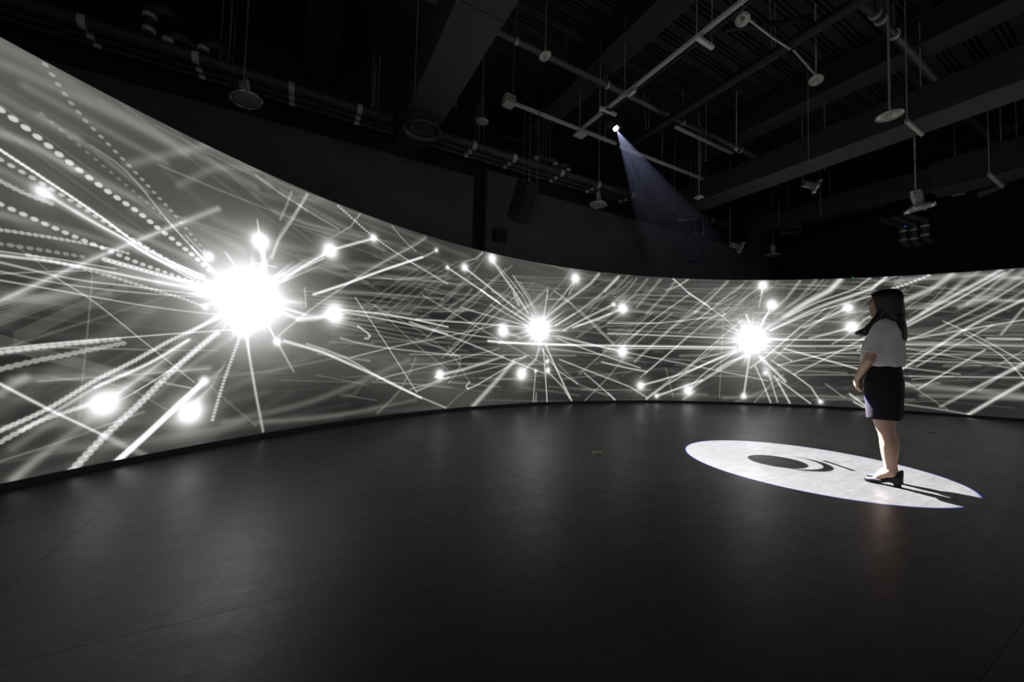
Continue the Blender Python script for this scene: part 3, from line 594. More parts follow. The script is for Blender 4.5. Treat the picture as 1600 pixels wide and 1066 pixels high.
L 0.0545 0.22 0.216 -6.13 1.55 -1.51 1.566 3.36 1.578
B 0.1505 1.2 0 -7.62 1.486
L 0.0607 0.29 0.288 -7.4 1.462 -4.79 1.381
B 0.1109 1.1 0 -9.74 2.863
L 0.0431 0.5 0.504 -9.62 2.816 -8.86 2.71 -6.09 2.322 -3.47 1.891
L 0.0219 0.36 0.36 -8.76 2.75 -6.6 2.504 -4.65 2.255 -2.46 1.823
B 0.093 1.1 0 -14.05 2.579
L 0.0333 0.58 0.576 -13.85 2.561 -11.96 2.435 -10.02 2.298 -8.04 2.148 -6.01 1.988
D 0.039 0.34 0.039 -6.01 1.988 -2.89 1.752
B 0.0447 1 0 -16.64 2.51
L 0.0322 0.58 0.576 -16.64 2.51 -13.95 2.366 -11.44 2.221 -8.38 2.029
D 0.0425 0.42 0.0425 -11.44 2.221 -9.33 2.081 -7.3 1.944 -3.99 1.74
L 0.0323 0.4 0.108 -11.31 2.93 -12.3 2.793 -14.08 2.684
L 0.0267 0.43 0.432 -2.14 1.881 -3.53 2.194 -6.15 2.605
L 0.0215 0.29 0.288 -1.8 1.898 -3.43 2.249 -5.04 2.51
L 0.0438 0.36 0.36 -6.07 2.258 -5.04 2.028
L 0.0276 0.5 0.504 -0.1 2.423 -0.67 1.857
B 0.1273 1.2 0 4.79 2.752
L 0.0377 0.43 0.216 4.45 2.661 2.44 2.308 -0.12 1.917
L 0.0287 0.36 0.36 4.58 2.606 3.69 2.381
L 0.0572 0.43 0.36 9.07 2.918 7.59 2.678 5.3 2.431 3.14 2.207 1 1.985 -1.21 1.73
L 0.0438 0.3 0.3024 12.57 2.891 9.71 2.486 7.28 2.212 4.79 1.956 1.4 1.673
L 0.0284 0.5 0.504 4.79 1.971 1.4 1.673
B 0.1334 1.3 0 13.46 2.169
L 0.0491 0.5 0.504 13.23 2.153 9.09 1.882 4.5 1.657
B 0.0589 0.9 0 11.83 2.244
L 0.0388 0.5 0.504 11.83 2.244 7.34 1.924 5.06 1.756 2.79 1.588
L 0.0293 0.36 0.36 11.27 2.032 5.07 1.69
B 0.1328 1.3 0 13.57 1.162
L 0.0291 0.43 0.432 1.1 1.451 4.27 1.381 7.43 1.308 10.52 1.236 13.57 1.162
L 0.1252 0.18 0.18 10.34 1.178 13.57 1.147
L 0.0434 0.79 0.792 -9.98 1.269 -5.85 1.258 -3.58 1.259 -0.8 1.261 2.61 1.268 5.66 1.276 9.09 1.287 12.8 1.298 16.65 1.309 20.67 1.32 24.84 1.33 28.99 1.338 32.94 1.345
L 0.0271 0.58 0.576 -8.41 1.242 -4.95 1.258 -1.46 1.272 1.85 1.278 5.13 1.281
L 0.028 0.47 0.468 -20.77 1.546 -18.63 1.558 -16.39 1.569 -13.78 1.579 -11.44 1.585 -8.81 1.589 -6.02 1.591 -3.19 1.591
L 0.0242 0.47 0.468 -21.6 1.494 -19.54 1.432 -17.38 1.365 -14.96 1.28 -12.79 1.194 -10.34 1.091 -7.9 0.983 -5.77 0.888 -2.85 0.762 -0.45 0.659
L 0.0205 0.43 0.432 -18.53 1.414 -15.95 1.388 -13.33 1.362 -10.92 1.344 -8.53 1.328
L 0.0163 0.32 0.324 -20.03 1.958 -18.26 1.87 -16.44 1.775 -14.53 1.672 -12.49 1.559 -10.15 1.426 -7.58 1.276 -5.1 1.126 -3.07 0.999 0.66 0.768
L 0.0218 0.43 0.432 -14.34 1.839 -11.93 1.792 -9.36 1.741 -6.47 1.687 -3.42 1.628
L 0.0259 0.36 0.36 -9.84 1.969 -3.42 1.628
L 0.0173 0.29 0.288 -19.37 1.246 -17.81 1.439 -16.18 1.642 -14.63 1.834 -12.54 2.078 -10.64 2.298 -7.47 2.717
L 0.0176 0.36 0.36 -16.3 0.98 -9.2 1.917
L 0.0181 0.29 0.288 -15.83 0.959 -14.05 1.165 -12.21 1.383 -10.37 1.607 -8.58 1.833 -6.8 2.063 -4.99 2.302
L 0.0162 0.22 0.216 -17.03 0.922 -15.66 1.112 -14.24 1.314 -12.81 1.518 -11.42 1.715 -9.69 1.956 -8.02 2.184 -6.33 2.421
L 0.0408 0.09 0.0936 -16.29 1.594 -14.36 1.818 -12.37 2.053 -10.53 2.276 -8.37 2.55 -6.41 2.806
L 0.0374 0.1 0.1008 -1.83 2.032 0.55 2.352 2.61 2.646 4.29 2.986
L 0.0315 0.1 0.1008 -17.31 1.913 -15.69 2.121 -14.03 2.339 -12.64 2.532 -10.68 2.887
B 0.0876 1.2 0 -17.22 0.648
L 0.048 0.58 0.288 -17.22 0.637 -13.56 0.734 -10.68 0.846 -7.4 0.985
L 0.03 0.58 0.648 -17.85 0.606 -16.47 0.57 -15.82 0.59
L 0.0161 0.36 0.36 -15.82 0.59 -13.49 0.642 -11.16 0.698 -7.04 0.823
L 0.0145 0.36 0.36 -20.42 0.387 -18.7 0.471 -16.93 0.571
L 0.0144 0.29 0.288 -21.27 0.423 -16.92 0.538
L 0.0238 0.5 0.504 -12.71 0.501 -13.28 0.422 -12.98 0.374
L 0.0252 0.5 0.36 -12.98 0.374 -11.6 0.438 -8.38 0.66 -6.11 0.818 -3.62 0.997
L 0.0155 0.14 0.144 -12.78 0.396 -14.49 0.246 -16.23 0.061
L 0.0929 0.43 0.36 -5.77 0.888 -8.55 0.5 -10.29 0.277 -12.1 0.053
L 0.0263 0.5 0.504 -5.78 0.914 -3.62 0.997
B 0.1423 1.3 0 -4.31 0.646
L 0.0538 0.36 0.36 -4.11 0.698 -1.95 0.937 -1.44 1.165
B 0.054 1.2 0 0.07 0.902
B 0.0675 1.3 0 0.22 0.714
L 0.0373 0.36 0.36 0.34 0.673 2.76 0.386 4.17 0.122
B 0.0398 1 0 -1.9 0.699
L 0.0216 0.43 0.432 -1.9 0.699 -2.22 0.068
D 0.0318 0.26 0.0331 -1.7 0.236 -1.78 0.065
L 0.0274 0.54 0.54 -0.65 1.169 -0.22 0.633 0.22 0.055
L 0.0373 0.58 0.576 -0.22 1.238 1.79 0.729 3.11 0.408 4.52 0.065
L 0.0242 0.43 0.432 -0.99 1.167 0.55 0.924 2.14 0.702 5.6 0.425
L 0.0481 0.1 0.1008 2.11 0.839 5.6 0.425 8.2 0.286 11.04 0.165
D 0.0402 0.38 0.0459 1.68 1.4 4.19 1.299 7.22 1.178 10.1 1.066 13.41 0.936 16.69 0.802
D 0.0403 0.38 0.0461 2.32 0.949 4.95 0.831 7.59 0.709 9.95 0.598 12.77 0.469 15.02 0.355 18.11 0.106
L 0.0255 0.43 0.432 6.72 0.665 9.87 0.339 12.31 0.063
L 0.0242 0.4 0.396 1.66 1.468 5.04 1.388 8.45 1.301 11.37 1.226 14.09 1.159 16.67 1.1 19.37 1.038 22.39 0.968 25.05 0.905 27.75 0.838 30.38 0.772 32.76 0.712 35.35 0.645 37.86 0.579
L 0.0196 0.32 0.324 5.7 2.065 8.52 1.761 11.93 1.36
L 0.0263 0.36 0.36 13.44 1.28 16.62 1.669
L 0.017 0.29 0.288 -21.44 0.974 -17.78 0.983 -13.73 0.994 -9.6 1.005 -5.8 1.016 -2.63 1.024 0.05 1.03 2.54 1.036 5.17 1.042
L 0.0161 0.22 0.216 -21.39 0.821 -15.13 0.825 -8.1 0.834 -0.48 0.847
L 0.0234 0.29 0.288 0.58 1.175 3.93 1.143 7.46 1.108 10.07 1.081 12.81 1.052 15.53 1.022
L 0.029 0.29 0.288 1.04 2.413 3.25 2.263 4.98 2.088 7.24 1.847 9.7 1.572 12.05 1.302
L 0.0245 0.22 0.216 -0.06 2.218 2.67 2.255 4.41 2.179
L 0.0215 0.22 0.216 5.35 -0.132 7.32 0.105 9.31 0.35 10.99 0.57 13.81 1.016
L 0.0296 0.18 0.18 5.8 0.636 8.42 0.934 10.91 1.224 12.97 1.464 14.89 1.688
L 0.0166 0.22 0.216 -20.67 1.225 -18.3 1.139 -15.82 1.046 -14.19 0.929 -14.56 0.707 -15.97 0.479
L 0.0156 0.16 0.1584 -16.16 1.148 -12.6 0.465
B 0.2582 2.6 0 35.44 1.536
B 0.1519 3 0 35.54 1.551
B 0.5165 0.95 0 35.44 1.536
B 1.2911 0.15 0 35.44 1.536
L 0.0722 0.29 0.288 29.84 1.456 32.68 1.491 35.44 1.521 38.11 1.538 40.69 1.55
B 0.1219 1.2 0 37.12 2.837
L 0.0621 0.5 0.216 37.12 2.837 36.92 2.623
L 0.031 0.36 0.36 37.02 2.699 36.53 2.316
B 0.1363 1.2 0 38.46 2.379
L 0.0412 0.58 0.576 38.36 2.333 37.69 2.134 36.91 1.89
L 0.0466 0.58 0.576 34.55 2.129 35.15 1.901
B 0.116 1.2 0 48.94 2.291
L 0.05 0.58 0.36 48.78 2.277 46.02 2.061 42.97 1.838
B 0.1443 1.3 0 49.39 1.854
L 0.0497 0.58 0.36 49.31 1.84 46.85 1.723 43.84 1.586
L 0.1133 0.36 0.252 47.92 2.94 46.48 2.682 43.61 2.436 41.95 2.263 39.94 2.049 37.88 1.831
L 0.0616 0.25 0.252 42.56 2.935 40.72 2.545 38.96 2.289 36.91 2.011
L 0.0714 0.16 0.1584 44.78 2.942 42.54 2.543 40.8 2.321 38.83 2.09
L 0.0598 0.65 0.396 53.63 2.955 52.04 2.725 50.44 2.618 48.55 2.511 46.81 2.416 44.75 2.285 42.84 2.137 40.63 1.956 38.35 1.771
D 0.0441 0.42 0.05 51.67 2.943 49.61 2.696 47.56 2.579 45.19 2.448 42.97 2.278 40.71 2.092
D 0.0442 0.42 0.0501 51.64 2.54 49.84 2.453 48.05 2.367 44.74 2.211 42.81 2.083 40.48 1.921 38.07 1.755
D 0.0351 0.26 0.0497 49.81 2.187 47.7 2.104 44.3 1.973
L 0.1127 0.32 0.324 48.08 2.939 46.74 2.71 44.32 2.495 42.41 2.306 40.24 2.091
L 0.0295 0.36 0.36 50.9 2.011 48.49 1.622 46.83 1.46
L 0.0348 0.54 0.54 42.52 1.838 40.23 1.519 37.87 1.18 35.14 0.867
L 0.0262 0.36 0.36 46.04 2.283 42.52 1.838
L 0.0242 0.36 0.36 47.71 2.309 46.14 2.115 44.52 1.919 42.96 1.719 40.86 1.415 38.81 1.108
L 0.0267 0.4 0.396 13.77 1.385 16.6 1.685 19.43 1.988 22.32 2.288 25.2 2.588
L 0.0617 0.24 0.2448 15.77 0.948 18.02 1.235 20.26 1.526 22.26 1.775 24.58 2.018 26.63 2.21
L 0.0269 0.36 0.36 17.5 0.656 19.53 0.891 21.55 1.13 23.39 1.354 25.65 1.65 27.71 1.908 29.83 2.117 31.91 2.307
L 0.0269 0.36 0.36 24.52 0.751 26.6 1.043 28.79 1.345 31.34 1.672 33.95 2.005
L 0.0268 0.36 0.36 17.89 0.106 20.46 0.371 22.88 0.625 26.67 1.032 29.69 1.168 32.94 1.284
L 0.0225 0.29 0.288 14.94 1.242 17.66 1.578 20.01 1.87 22.24 2.111
L 0.0228 0.29 0.288 24.73 0.752 29.85 1.38
L 0.0208 0.25 0.252 23.37 1.659 25.68 1.898 27.94 2.138 29.82 2.331 32.93 2.587
L 0.0223 0.25 0.252 12.63 1.305 14.72 1.592 16.6 1.849 18.86 2.12
L 0.0313 0.22 0.216 26.64 1.98 29.5 2.323 31.9 2.615 33.95 2.851
L 0.0312 0.18 0.18 28.78 1.804 30.78 2.065 32.74 2.324 34.45 2.543 37.89 2.929
L 0.0312 0.16 0.1584 21.15 1.648 23.07 1.898 24.98 2.148 26.62 2.364 29.82 2.763
L 0.0246 0.29 0.288 16.71 0.579 18.99 0.842 21.18 1.103 23.15 1.348 25.02 1.59
L 0.041 0.43 0.432 10.87 1.574 13.75 1.577 16.62 1.579 19.46 1.579 22.27 1.577 25.02 1.575 27.72 1.57 30.36 1.565 32.94 1.559
L 0.03 0.58 0.576 37.87 1.543 44.71 1.558 50.87 1.567
L 0.03 0.5 0.504 37.39 1.39 40 1.398 42.59 1.404 44.93 1.41 46.83 1.416 49.16 1.427 50.86 1.438
L 0.03 0.43 0.432 37.39 1.239 44.48 1.255 50.85 1.267
L 0.0239 0.25 0.252 39.28 0.945 50.83 0.997
L 0.0238 0.22 0.216 41.58 0.732 50.81 0.783
L 0.0246 0.5 0.504 10.91 1.224 14.13 1.239 17.36 1.254 20.49 1.267 23.39 1.278 26 1.286 28.4 1.291 30.68 1.295 32.94 1.299
L 0.0513 0.14 0.144 10.85 1.662 14.09 1.665 17.33 1.665 20.46 1.663 23.37 1.659 25.99 1.651 28.39 1.642 30.67 1.631 32.94 1.62
L 0.0267 0.43 0.432 10.84 1.808 13.83 1.827 16.81 1.845 19.44 1.866 22.39 1.914 25.01 1.972 27.94 2.037 30.88 2.104
L 0.0271 0.5 0.504 30.88 2.104 31.29 2.136 30.87 2.165
L 0.025 0.36 0.36 24.98 2.633 27.7 2.369 30.88 2.073 33.44 1.713
D 0.0459 0.42 0.0459 22.41 2.941 23.31 2.839 24.98 2.633 28.77 2.296
L 0.0416 0.43 0.216 24.96 2.942 23.31 2.778 21.08 2.655
L 0.07 0.29 0.288 12.68 2.907 11.31 2.697 10.17 2.536
L 0.0616 0.18 0.18 20.16 2.908 18.25 2.587 15.99 2.22
L 0.0626 0.25 0.252 31.59 2.923 28.76 2.497 26.09 2.162
L 0.062 0.16 0.1584 22.75 2.882 21.09 2.563 17.72 2.082
L 0.0505 0.14 0.144 15.93 2.899 14.23 2.58 10.79 2.175
L 0.0508 0.16 0.1584 17.88 2.903 15.39 2.486 12.54 2.117
L 0.0341 0.5 0.504 9.79 0.915 14.41 0.796 17.95 0.716
B 0.1042 1.2 0 16.84 0.387
L 0.0411 0.61 0.612 17.07 0.402 20.11 0.514 23.1 0.641 26.07 0.809 28.8 0.979 32.94 1.238
B 0.1213 1.3 0 25.08 0.299
L 0.062 0.43 0.432 25.3 0.33 28.29 0.613 30.05 0.773 32.12 0.963 34.15 1.152
L 0.031 0.43 0.432 25.62 0.422 28.28 0.764 30.51 0.993 32.94 1.238
B 0.06 1.1 0 19.68 0.152
L 0.0411 0.61 0.612 19.68 0.152 23.44 0.34 27.44 0.549
L 0.0515 0.29 0.288 24.33 0.086 26.16 0.272
D 0.0454 0.42 0.0484 17.89 0.076 21.23 0.41 24.52 0.675 26.61 0.833 28.8 0.995 32.94 1.284
L 0.0414 0.5 0.504 34.55 1.153 31.92 1.006 29.86 0.816
L 0.0412 0.61 0.612 35.14 1.246 34.65 0.714 34.15 0.214
B 0.0756 1.2 0 34.15 0.199
L 0.0348 0.5 0.504 35.93 0.916 37.09 0.53 38.23 0.072
L 0.0306 0.43 0.432 38.05 0.7 39.26 0.094
L 0.0406 0.58 0.576 38.81 0.688 39.92 0.396 41.01 0.077
L 0.0613 0.58 0.576 36.71 1.131 38.62 0.852 40.39 0.577
L 0.1432 0.29 0.288 36.9 1.101 38.33 0.656
B 0.0904 0.7 0 37.48 0.757
D 0.0446 0.42 0.0446 39.27 0.631 41.57 0.361 43.95 0.084
L 0.0343 0.5 0.504 38.34 1.062 41.58 0.747 43.97 0.465 45.08 0.181
B 0.0585 1.1 0 45.25 0.139
L 0.0399 0.58 0.576 40.22 1.339 42.12 1.262 44.26 1.173 46.14 1.091 48.21 0.998 50.2 0.908
L 0.0299 0.43 0.432 39.28 0.945 41.82 1.055 44.28 1.162 46.4 1.254 48.8 1.348 50.86 1.424
L 0.0298 0.43 0.432 41.58 0.747 44.03 0.956 46.4 1.166 48.68 1.388 50.87 1.61
L 0.0306 0.43 0.432 38.53 1.303 41.32 1.058
L 0.0436 0.54 0.54 49.05 0.344 50.92 0.105
L 0.0387 0.5 0.504 49.52 0.177 50.92 0.049
L 0.0207 0.18 0.18 30.88 2.042 30.73 1.558 30.58 1.077 30.43 0.605 30.29 0.136
L 0.0297 0.36 0.36 11.03 0.223 12.31 0.063
L 0.0704 0.1 0.1008 30.91 0.139 33.72 0.17 36.47 0.204 39.1 0.235 41.56 0.258 43.85 0.268 45.98 0.268 48.02 0.266 50 0.266
L 0.0614 0.09 0.0864 32.95 0.058 39.74 0.514
L 0.0296 0.18 0.18 45.95 0.551 48.41 0.252
L 0.0205 0.18 0.18 21.2 0.816 22.57 0.142
L 0.0245 0.22 0.216 35.73 0.042 38.33 0.506 40.21 0.74
L 0.104 0.4 0.396 60.69 2.943 59.12 2.705 57.32 2.548 55.47 2.405 53.95 2.315
L 0.0634 0.54 0.54 65.22 2.954 63.24 2.737 61.64 2.574 59.74 2.375 58.38 2.224 56.93 2.059 55.43 1.889
L 0.0406 0.54 0.54 65.55 2.897 64.23 2.749 62.84 2.593 61.45 2.437 60.11 2.292 58.5 2.125 56.98 1.974 55.42 1.82
L 0.0523 0.25 0.252 66.22 2.95 64.99 2.741 63.8 2.548 61.98 2.305
L 0.0356 0.36 0.36 67.16 2.708 65.91 2.549 64.62 2.385 63.17 2.217 61.84 2.078 60.31 1.928 58.82 1.788 57.62 1.68 55.82 1.57
L 0.0444 0.54 0.54 67.11 2.347 66 2.234 64.87 2.123 63.67 1.999 62.3 1.844 60.69 1.645 58.9 1.412 56.97 1.16 54.98 0.905
L 0.0269 0.4 0.396 64.35 1.862 56.81 0.997
L 0.0319 0.43 0.432 67.06 1.95 66.02 1.917 64.35 1.862 62.74 1.807 60.64 1.735 58.25 1.654 55.82 1.57
L 0.0305 0.47 0.468 63.6 1.364 62.39 1.212 61.15 1.056 59.96 0.907 58.43 0.711 56.97 0.523
L 0.0479 0.58 0.216 66.95 1.11 65.44 0.93 63.75 0.727 62.36 0.557 60.8 0.368 59.18 0.173
L 0.0558 0.58 0.576 66.9 0.741 65.69 0.576 64.45 0.406 63.2 0.232 61.91 0.053
L 0.0245 0.36 0.36 59.69 1.959 61.16 1.813 62.57 1.67 63.85 1.531 65.48 1.324 66.95 1.122
L 0.0242 0.36 0.36 61.67 1.701 62.87 1.554 64.03 1.41 65.01 1.265 66.05 1.04 66.91 0.815
L 0.0428 0.43 0.432 63.86 1.595 66.85 1.579
L 0.0401 0.36 0.36 55.32 1.473 56.87 1.472 58.36 1.47 59.82 1.468 61.28 1.465 62.75 1.461 64.21 1.455 65.63 1.449 66.99 1.443
L 0.0267 0.22 0.216 55.3 1.266 61.56 1.269 66.97 1.27
L 0.0267 0.25 0.252 54.93 1.14 56.59 1.132 58.18 1.124 59.72 1.116 61.24 1.111 62.73 1.109 64.18 1.109 65.59 1.11 66.95 1.11
L 0.023 0.36 0.36 56.03 0.788 57.77 0.795 59.45 0.802 61.2 0.81 62.62 0.817 64.09 0.825 65.54 0.832 66.91 0.84
L 0.0219 0.29 0.288 56.3 0.722 60.58 0.819
D 0.0635 0.47 0.0759 54.42 2.693 56.5 2.815 58.42 2.945
L 0.034 0.32 0.324 67.09 2.185 65.06 1.669
L 0.0972 0.22 0.216 67.18 2.883 65.8 2.672 64.37 2.478 62.89 2.35 61.36 2.243
L 0.1243 0.16 0.1584 54.17 0.61 56.04 0.598 57.83 0.588 59.55 0.577 61.17 0.562 62.7 0.542 64.15 0.518 65.53 0.494 66.86 0.472
L 0.0981 0.13 0.1296 57.29 0.391 59.05 0.401 60.75 0.41 62.37 0.419 63.93 0.429 65.42 0.438 66.86 0.447
L 0.0274 0.29 0.288 55.63 0.964 61.21 0.862
L 0.0634 0.18 0.18 63.26 2.972 61.69 2.745 60.14 2.52 58.78 2.322 57.46 2.131
L 0.0523 0.18 0.18 67.13 2.509 66.04 2.37 64.91 2.228 63.75 2.096 61.94 1.935 60.06 1.784
L 0.0268 0.22 0.216 55.31 1.376 56.66 1.349 58.71 1.288 60.54 1.22 62.71 1.134 64.92 1.044 66.93 0.962
L 0.0623 0.14 0.144 56.1 2.276 57.88 2.316 59.6 2.355 61.38 2.376 62.81 2.372 64.28 2.358 65.73 2.339 67.11 2.322
L 0.0275 0.14 0.144 55.94 0.623 59.88 0.129
L 0.0364 0.22 0.216 54.49 0.199 56.2 0.171 57.84 0.145 59.24 0.12 60.75 0.087 62.03 0.055
L 0.0274 0.22 0.216 55.99 1.172 58.06 1.381 59.63 1.484 61.29 1.584
L 0.1006 0.18 0.18 54.72 2.845 56.38 2.864 57.99 2.881 59.53 2.891 61.04 2.894 62.5 2.889 63.84 2.872 65.58 2.815 67.16 2.745
L 0.0204 0.25 0.252 66.98 1.356 64.76 1.075
L 0.0205 0.29 0.288 62.98 0.554 64.73 0.823 66.94 1.061
L 0.0178 0.14 0.144 55.41 1.709 56.94 1.696 58.41 1.683 59.85 1.671 61.3 1.663 62.77 1.66 64.23 1.661 65.66 1.664 67.02 1.665
L 0.0178 0.14 0.144 55.4 1.626 56.93 1.613 58.4 1.599 59.84 1.587 61.29 1.578 62.76 1.574 64.22 1.573 65.64 1.573 67.01 1.572
L 0.0178 0.14 0.144 55.4 1.543 56.93 1.53 58.39 1.516 59.83 1.504 61.28 1.494 62.75 1.488 64.21 1.485 65.63 1.483 67 1.48
L 0.0178 0.14 0.144 55.39 1.46 56.92 1.446 58.38 1.433 59.83 1.42 61.27 1.41 62.74 1.403 64.2 1.397 65.62 1.392 66.98 1.387
L 0.0178 0.14 0.144 55.38 1.377 56.91 1.363 58.38 1.35 59.82 1.337 61.26 1.326 62.73 1.317 64.19 1.309 65.61 1.302 66.97 1.295
L 0.0178 0.14 0.144 55.37 1.294 56.9 1.28 58.37 1.267 59.81 1.254 61.25 1.242 62.72 1.231 64.18 1.221 65.6 1.212 66.96 1.202
L 0.0178 0.14 0.144 55.37 1.211 56.89 1.197 58.36 1.184 59.8 1.171 61.24 1.158 62.71 1.146 64.16 1.133 65.59 1.122 66.95 1.11
L 0.0178 0.14 0.144 55.36 1.128 56.89 1.114 58.35 1.101 59.79 1.088 61.23 1.074 62.7 1.06 64.15 1.046 65.58 1.031 66.93 1.018
L 0.02 0.14 0.144 37.87 1.679 40.42 1.672 42.88 1.665 45.15 1.662 47.19 1.67 49.06 1.683 50.88 1.696
L 0.02 0.14 0.144 37.87 1.558 40.42 1.553 42.87 1.546 45.14 1.544 47.18 1.549 49.06 1.559 50.87 1.567
L 0.02 0.14 0.144 37.87 1.437 40.41 1.433 42.87 1.429 45.14 1.426 47.17 1.429 49.05 1.434 50.86 1.438
L 0.02 0.14 0.144 37.87 1.316 40.41 1.314 42.86 1.311 45.13 1.309 47.17 1.308 49.04 1.309 50.85 1.31
L 0.02 0.14 0.144 37.87 1.195 40.41 1.194 42.86 1.193 45.13 1.191 47.16 1.188 49.03 1.185 50.84 1.182
L 0.02 0.14 0.144 37.86 1.075 40.4 1.075 42.85 1.075 45.12 1.073 47.15 1.068 49.02 1.061 50.83 1.053
L 0.0234 0.47 0 -37.59 1.384 -37.42 1.216
L 0.0368 0.94 0 -36.68 1.501 -32.87 1.33
L 0.0262 0.56 0 -37.7 1.715 -37.64 1.932
L 0.0202 1.03 0 -37.17 1.411 -36.55 1.264
L 0.0326 0.5 0 -37.27 1.707 -35.97 2.144
L 0.0292 0.98 0 -38.09 1.387 -38.82 1.05
L 0.0286 0.84 0 -36.96 1.682 -36.16 1.822
L 0.023 0.42 0 -38.82 1.529 -41.17 1.488
L 0.0252 0.58 0 -36.73 1.639 -31.01 2.166
L 0.0361 0.97 0 -36.83 1.661 -32.91 2.156
L 0.025 0.67 0 -38.82 1.531 -41.89 1.485
L 0.0327 0.39 0 -37.1 1.418 -36.11 1.218
L 0.0234 0.74 0 -36.64 1.523 -31.57 1.402
L 0.0324 0.5 0 -38.79 1.495 -41.58 1.356
L 0.0262 0.56 0 -38.63 1.443 -40.67 1.206
L 0.0208 0.76 0 -38.37 1.405 -39.79 1.082
L 0.0178 0.52 0 -36.85 1.665 -34.75 1.942
L 0.0203 0.6 0 -37.7 1.715 -37.61 2.079
L 0.0168 0.86 0 -37.2 1.408 -36.17 1.143
L 0.0323 1.05 0 -36.89 1.671 -34.15 2.071
L 0.0379 0.92 0 -36.61 1.553 -33.03 1.57
L 0.0251 0.95 0 -38.62 1.441 -42.46 0.988
L 0.0239 0.46 0 -37.98 1.383 -38.26 1.187
L 0.0207 0.37 0 -38.5 1.42 -40.52 1.084
L 0.0335 0.62 0 -36.63 1.524 -33.7 1.461
L 0.0345 0.67 0 -37.96 1.383 -38.18 1.218
L 0.0168 0.48 0 -37.39 1.393 -37.06 1.246
L 0.0159 0.71 0 -38.28 1.682 -38.88 1.829
L 0.0179 0.74 0 -37.68 1.382 -37.47 0.887
L 0.0354 0.7 0 -37.64 1.715 -37.46 2.005
L 0.01 0.66 0 -1.45 1.454 -1.28 1.191
L 0.0197 0.72 0 -1.48 1.453 -1.38 1.044
L 0.0128 0.51 0 -0.59 1.551 2.75 1.496
L 0.0113 0.4 0 -1.38 1.455 -0.91 1.055
L 0.0223 0.65 0 -0.68 1.622 3.48 1.909
L 0.0197 0.9 0 -0.76 1.638 3.26 2.034
L 0.0119 0.99 0 -2.45 1.554 -5.1 1.519
L 0.0141 0.83 0 -0.77 1.639 4.11 2.129
L 0.0197 0.74 0 -1.25 1.675 -0.45 2.006
L 0.0127 1.02 0 -2.06 1.653 -3.74 1.92
L 0.0219 1.05 0 -0.61 1.604 1.93 1.714
L 0.0204 0.45 0 -1.99 1.659 -2.64 1.784
L 0.0106 0.48 0 -0.6 1.596 4.37 1.761
L 0.0185 1.03 0 -2.15 1.644 -3.9 1.857
L 0.0209 0.37 0 -1.31 1.457 -1.05 1.322
L 0.0197 0.92 0 -0.86 1.651 0.16 1.784
L 0.0206 0.51 0 -0.85 1.65 0.97 1.885
L 0.0203 0.92 0 -1.98 1.66 -2.96 1.859
L 0.0096 0.38 0 -2.43 1.538 -6.67 1.411
L 0.0197 0.8 0 -2.3 1.621 -5.85 1.863
L 0.0192 0.74 0 -0.89 1.484 0.49 1.301
L 0.0203 0.42 0 -0.57 1.566 5.21 1.565
L 0.0187 0.58 0 -2.42 1.588 -6.08 1.673
L 0.0214 0.43 0 -1.4 1.455 -1.1 1.171
L 0.0207 0.73 0 -0.79 1.497 1.33 1.292
L 0.0184 0.41 0 -2.36 1.513 -7.43 1.209
L 0.0134 0.96 0 -0.84 1.648 0.36 1.796
L 0.0112 0.99 0 -2.33 1.506 -7.02 1.174
L 0.0157 0.6 0 -1.08 1.468 -0.36 1.308
L 0.0176 0.36 0 -2.42 1.587 -8.04 1.707
L 0.0154 0.88 0 -1.85 1.459 -2.75 1.173
L 0.0123 0.97 0 -2.44 1.547 -5.02 1.494
L 0.0213 0.81 0 -2.08 1.473 -3.94 1.173
L 0.0133 1.02 0 -1.95 1.662 -3.21 1.937
L 0.0128 0.98 0 -2.43 1.535 -8.06 1.348
L 0.0151 0.46 0 -1.32 1.677 -0.75 2.003
L 0.0177 0.46 0 -1.41 1.678 -1.19 1.929
L 0.0198 0.49 0 -0.69 1.517 1.9 1.359
L 0.0213 0.61 0 36.31 1.633 39.31 1.975
L 0.0187 1.03 0 34.66 1.647 33.7 1.783
L 0.0174 0.58 0 35.89 1.389 37.06 1.009
L 0.0272 0.96 0 36.49 1.515 38.75 1.469
L 0.0274 0.47 0 35.78 1.693 36.77 2.159
L 0.0215 1.04 0 34.52 1.616 30.69 1.939
L 0.0142 0.83 0 35.51 1.7 35.74 2.255
L 0.0221 0.96 0 34.96 1.681 33.58 2.093
L 0.0187 0.79 0 35.09 1.38 33.95 0.869
L 0.0171 0.53 0 36.29 1.637 38.55 1.912
L 0.028 1.01 0 34.95 1.389 33.68 1.016
L 0.0253 0.56 0 34.57 1.437 31.34 1.073
L 0.0152 0.75 0 34.53 1.446 32.52 1.251
L 0.0181 1.04 0 35.07 1.689 34.13 2.074
L 0.0134 1.06 0 34.68 1.649 33.61 1.805
L 0.0216 0.58 0 36.5 1.552 42.2 1.635
L 0.0157 1.03 0 36.33 1.45 39.03 1.183
L 0.0146 0.53 0 36.27 1.641 38.63 1.943
L 0.0149 0.93 0 35.12 1.378 34.03 0.857
L 0.0275 0.55 0 34.99 1.684 33.93 2.031
L 0.0139 0.38 0 34.38 1.558 31.42 1.617
L 0.0133 1.07 0 35.01 1.384 34.44 1.188
L 0.0234 0.89 0 35.18 1.376 34.35 0.868
L 0.0263 0.88 0 34.84 1.67 32.81 2.12
L 0.0238 0.76 0 34.44 1.593 29.52 1.868
L 0.0257 0.71 0 34.37 1.535 31.39 1.533
L 0.026 0.54 0 36.41 1.471 39.01 1.293
L 0.026 0.6 0 34.61 1.43 32.36 1.145
L 0.0128 0.99 0 34.63 1.426 32.96 1.202
L 0.0145 0.47 0 36.49 1.519 42.31 1.423
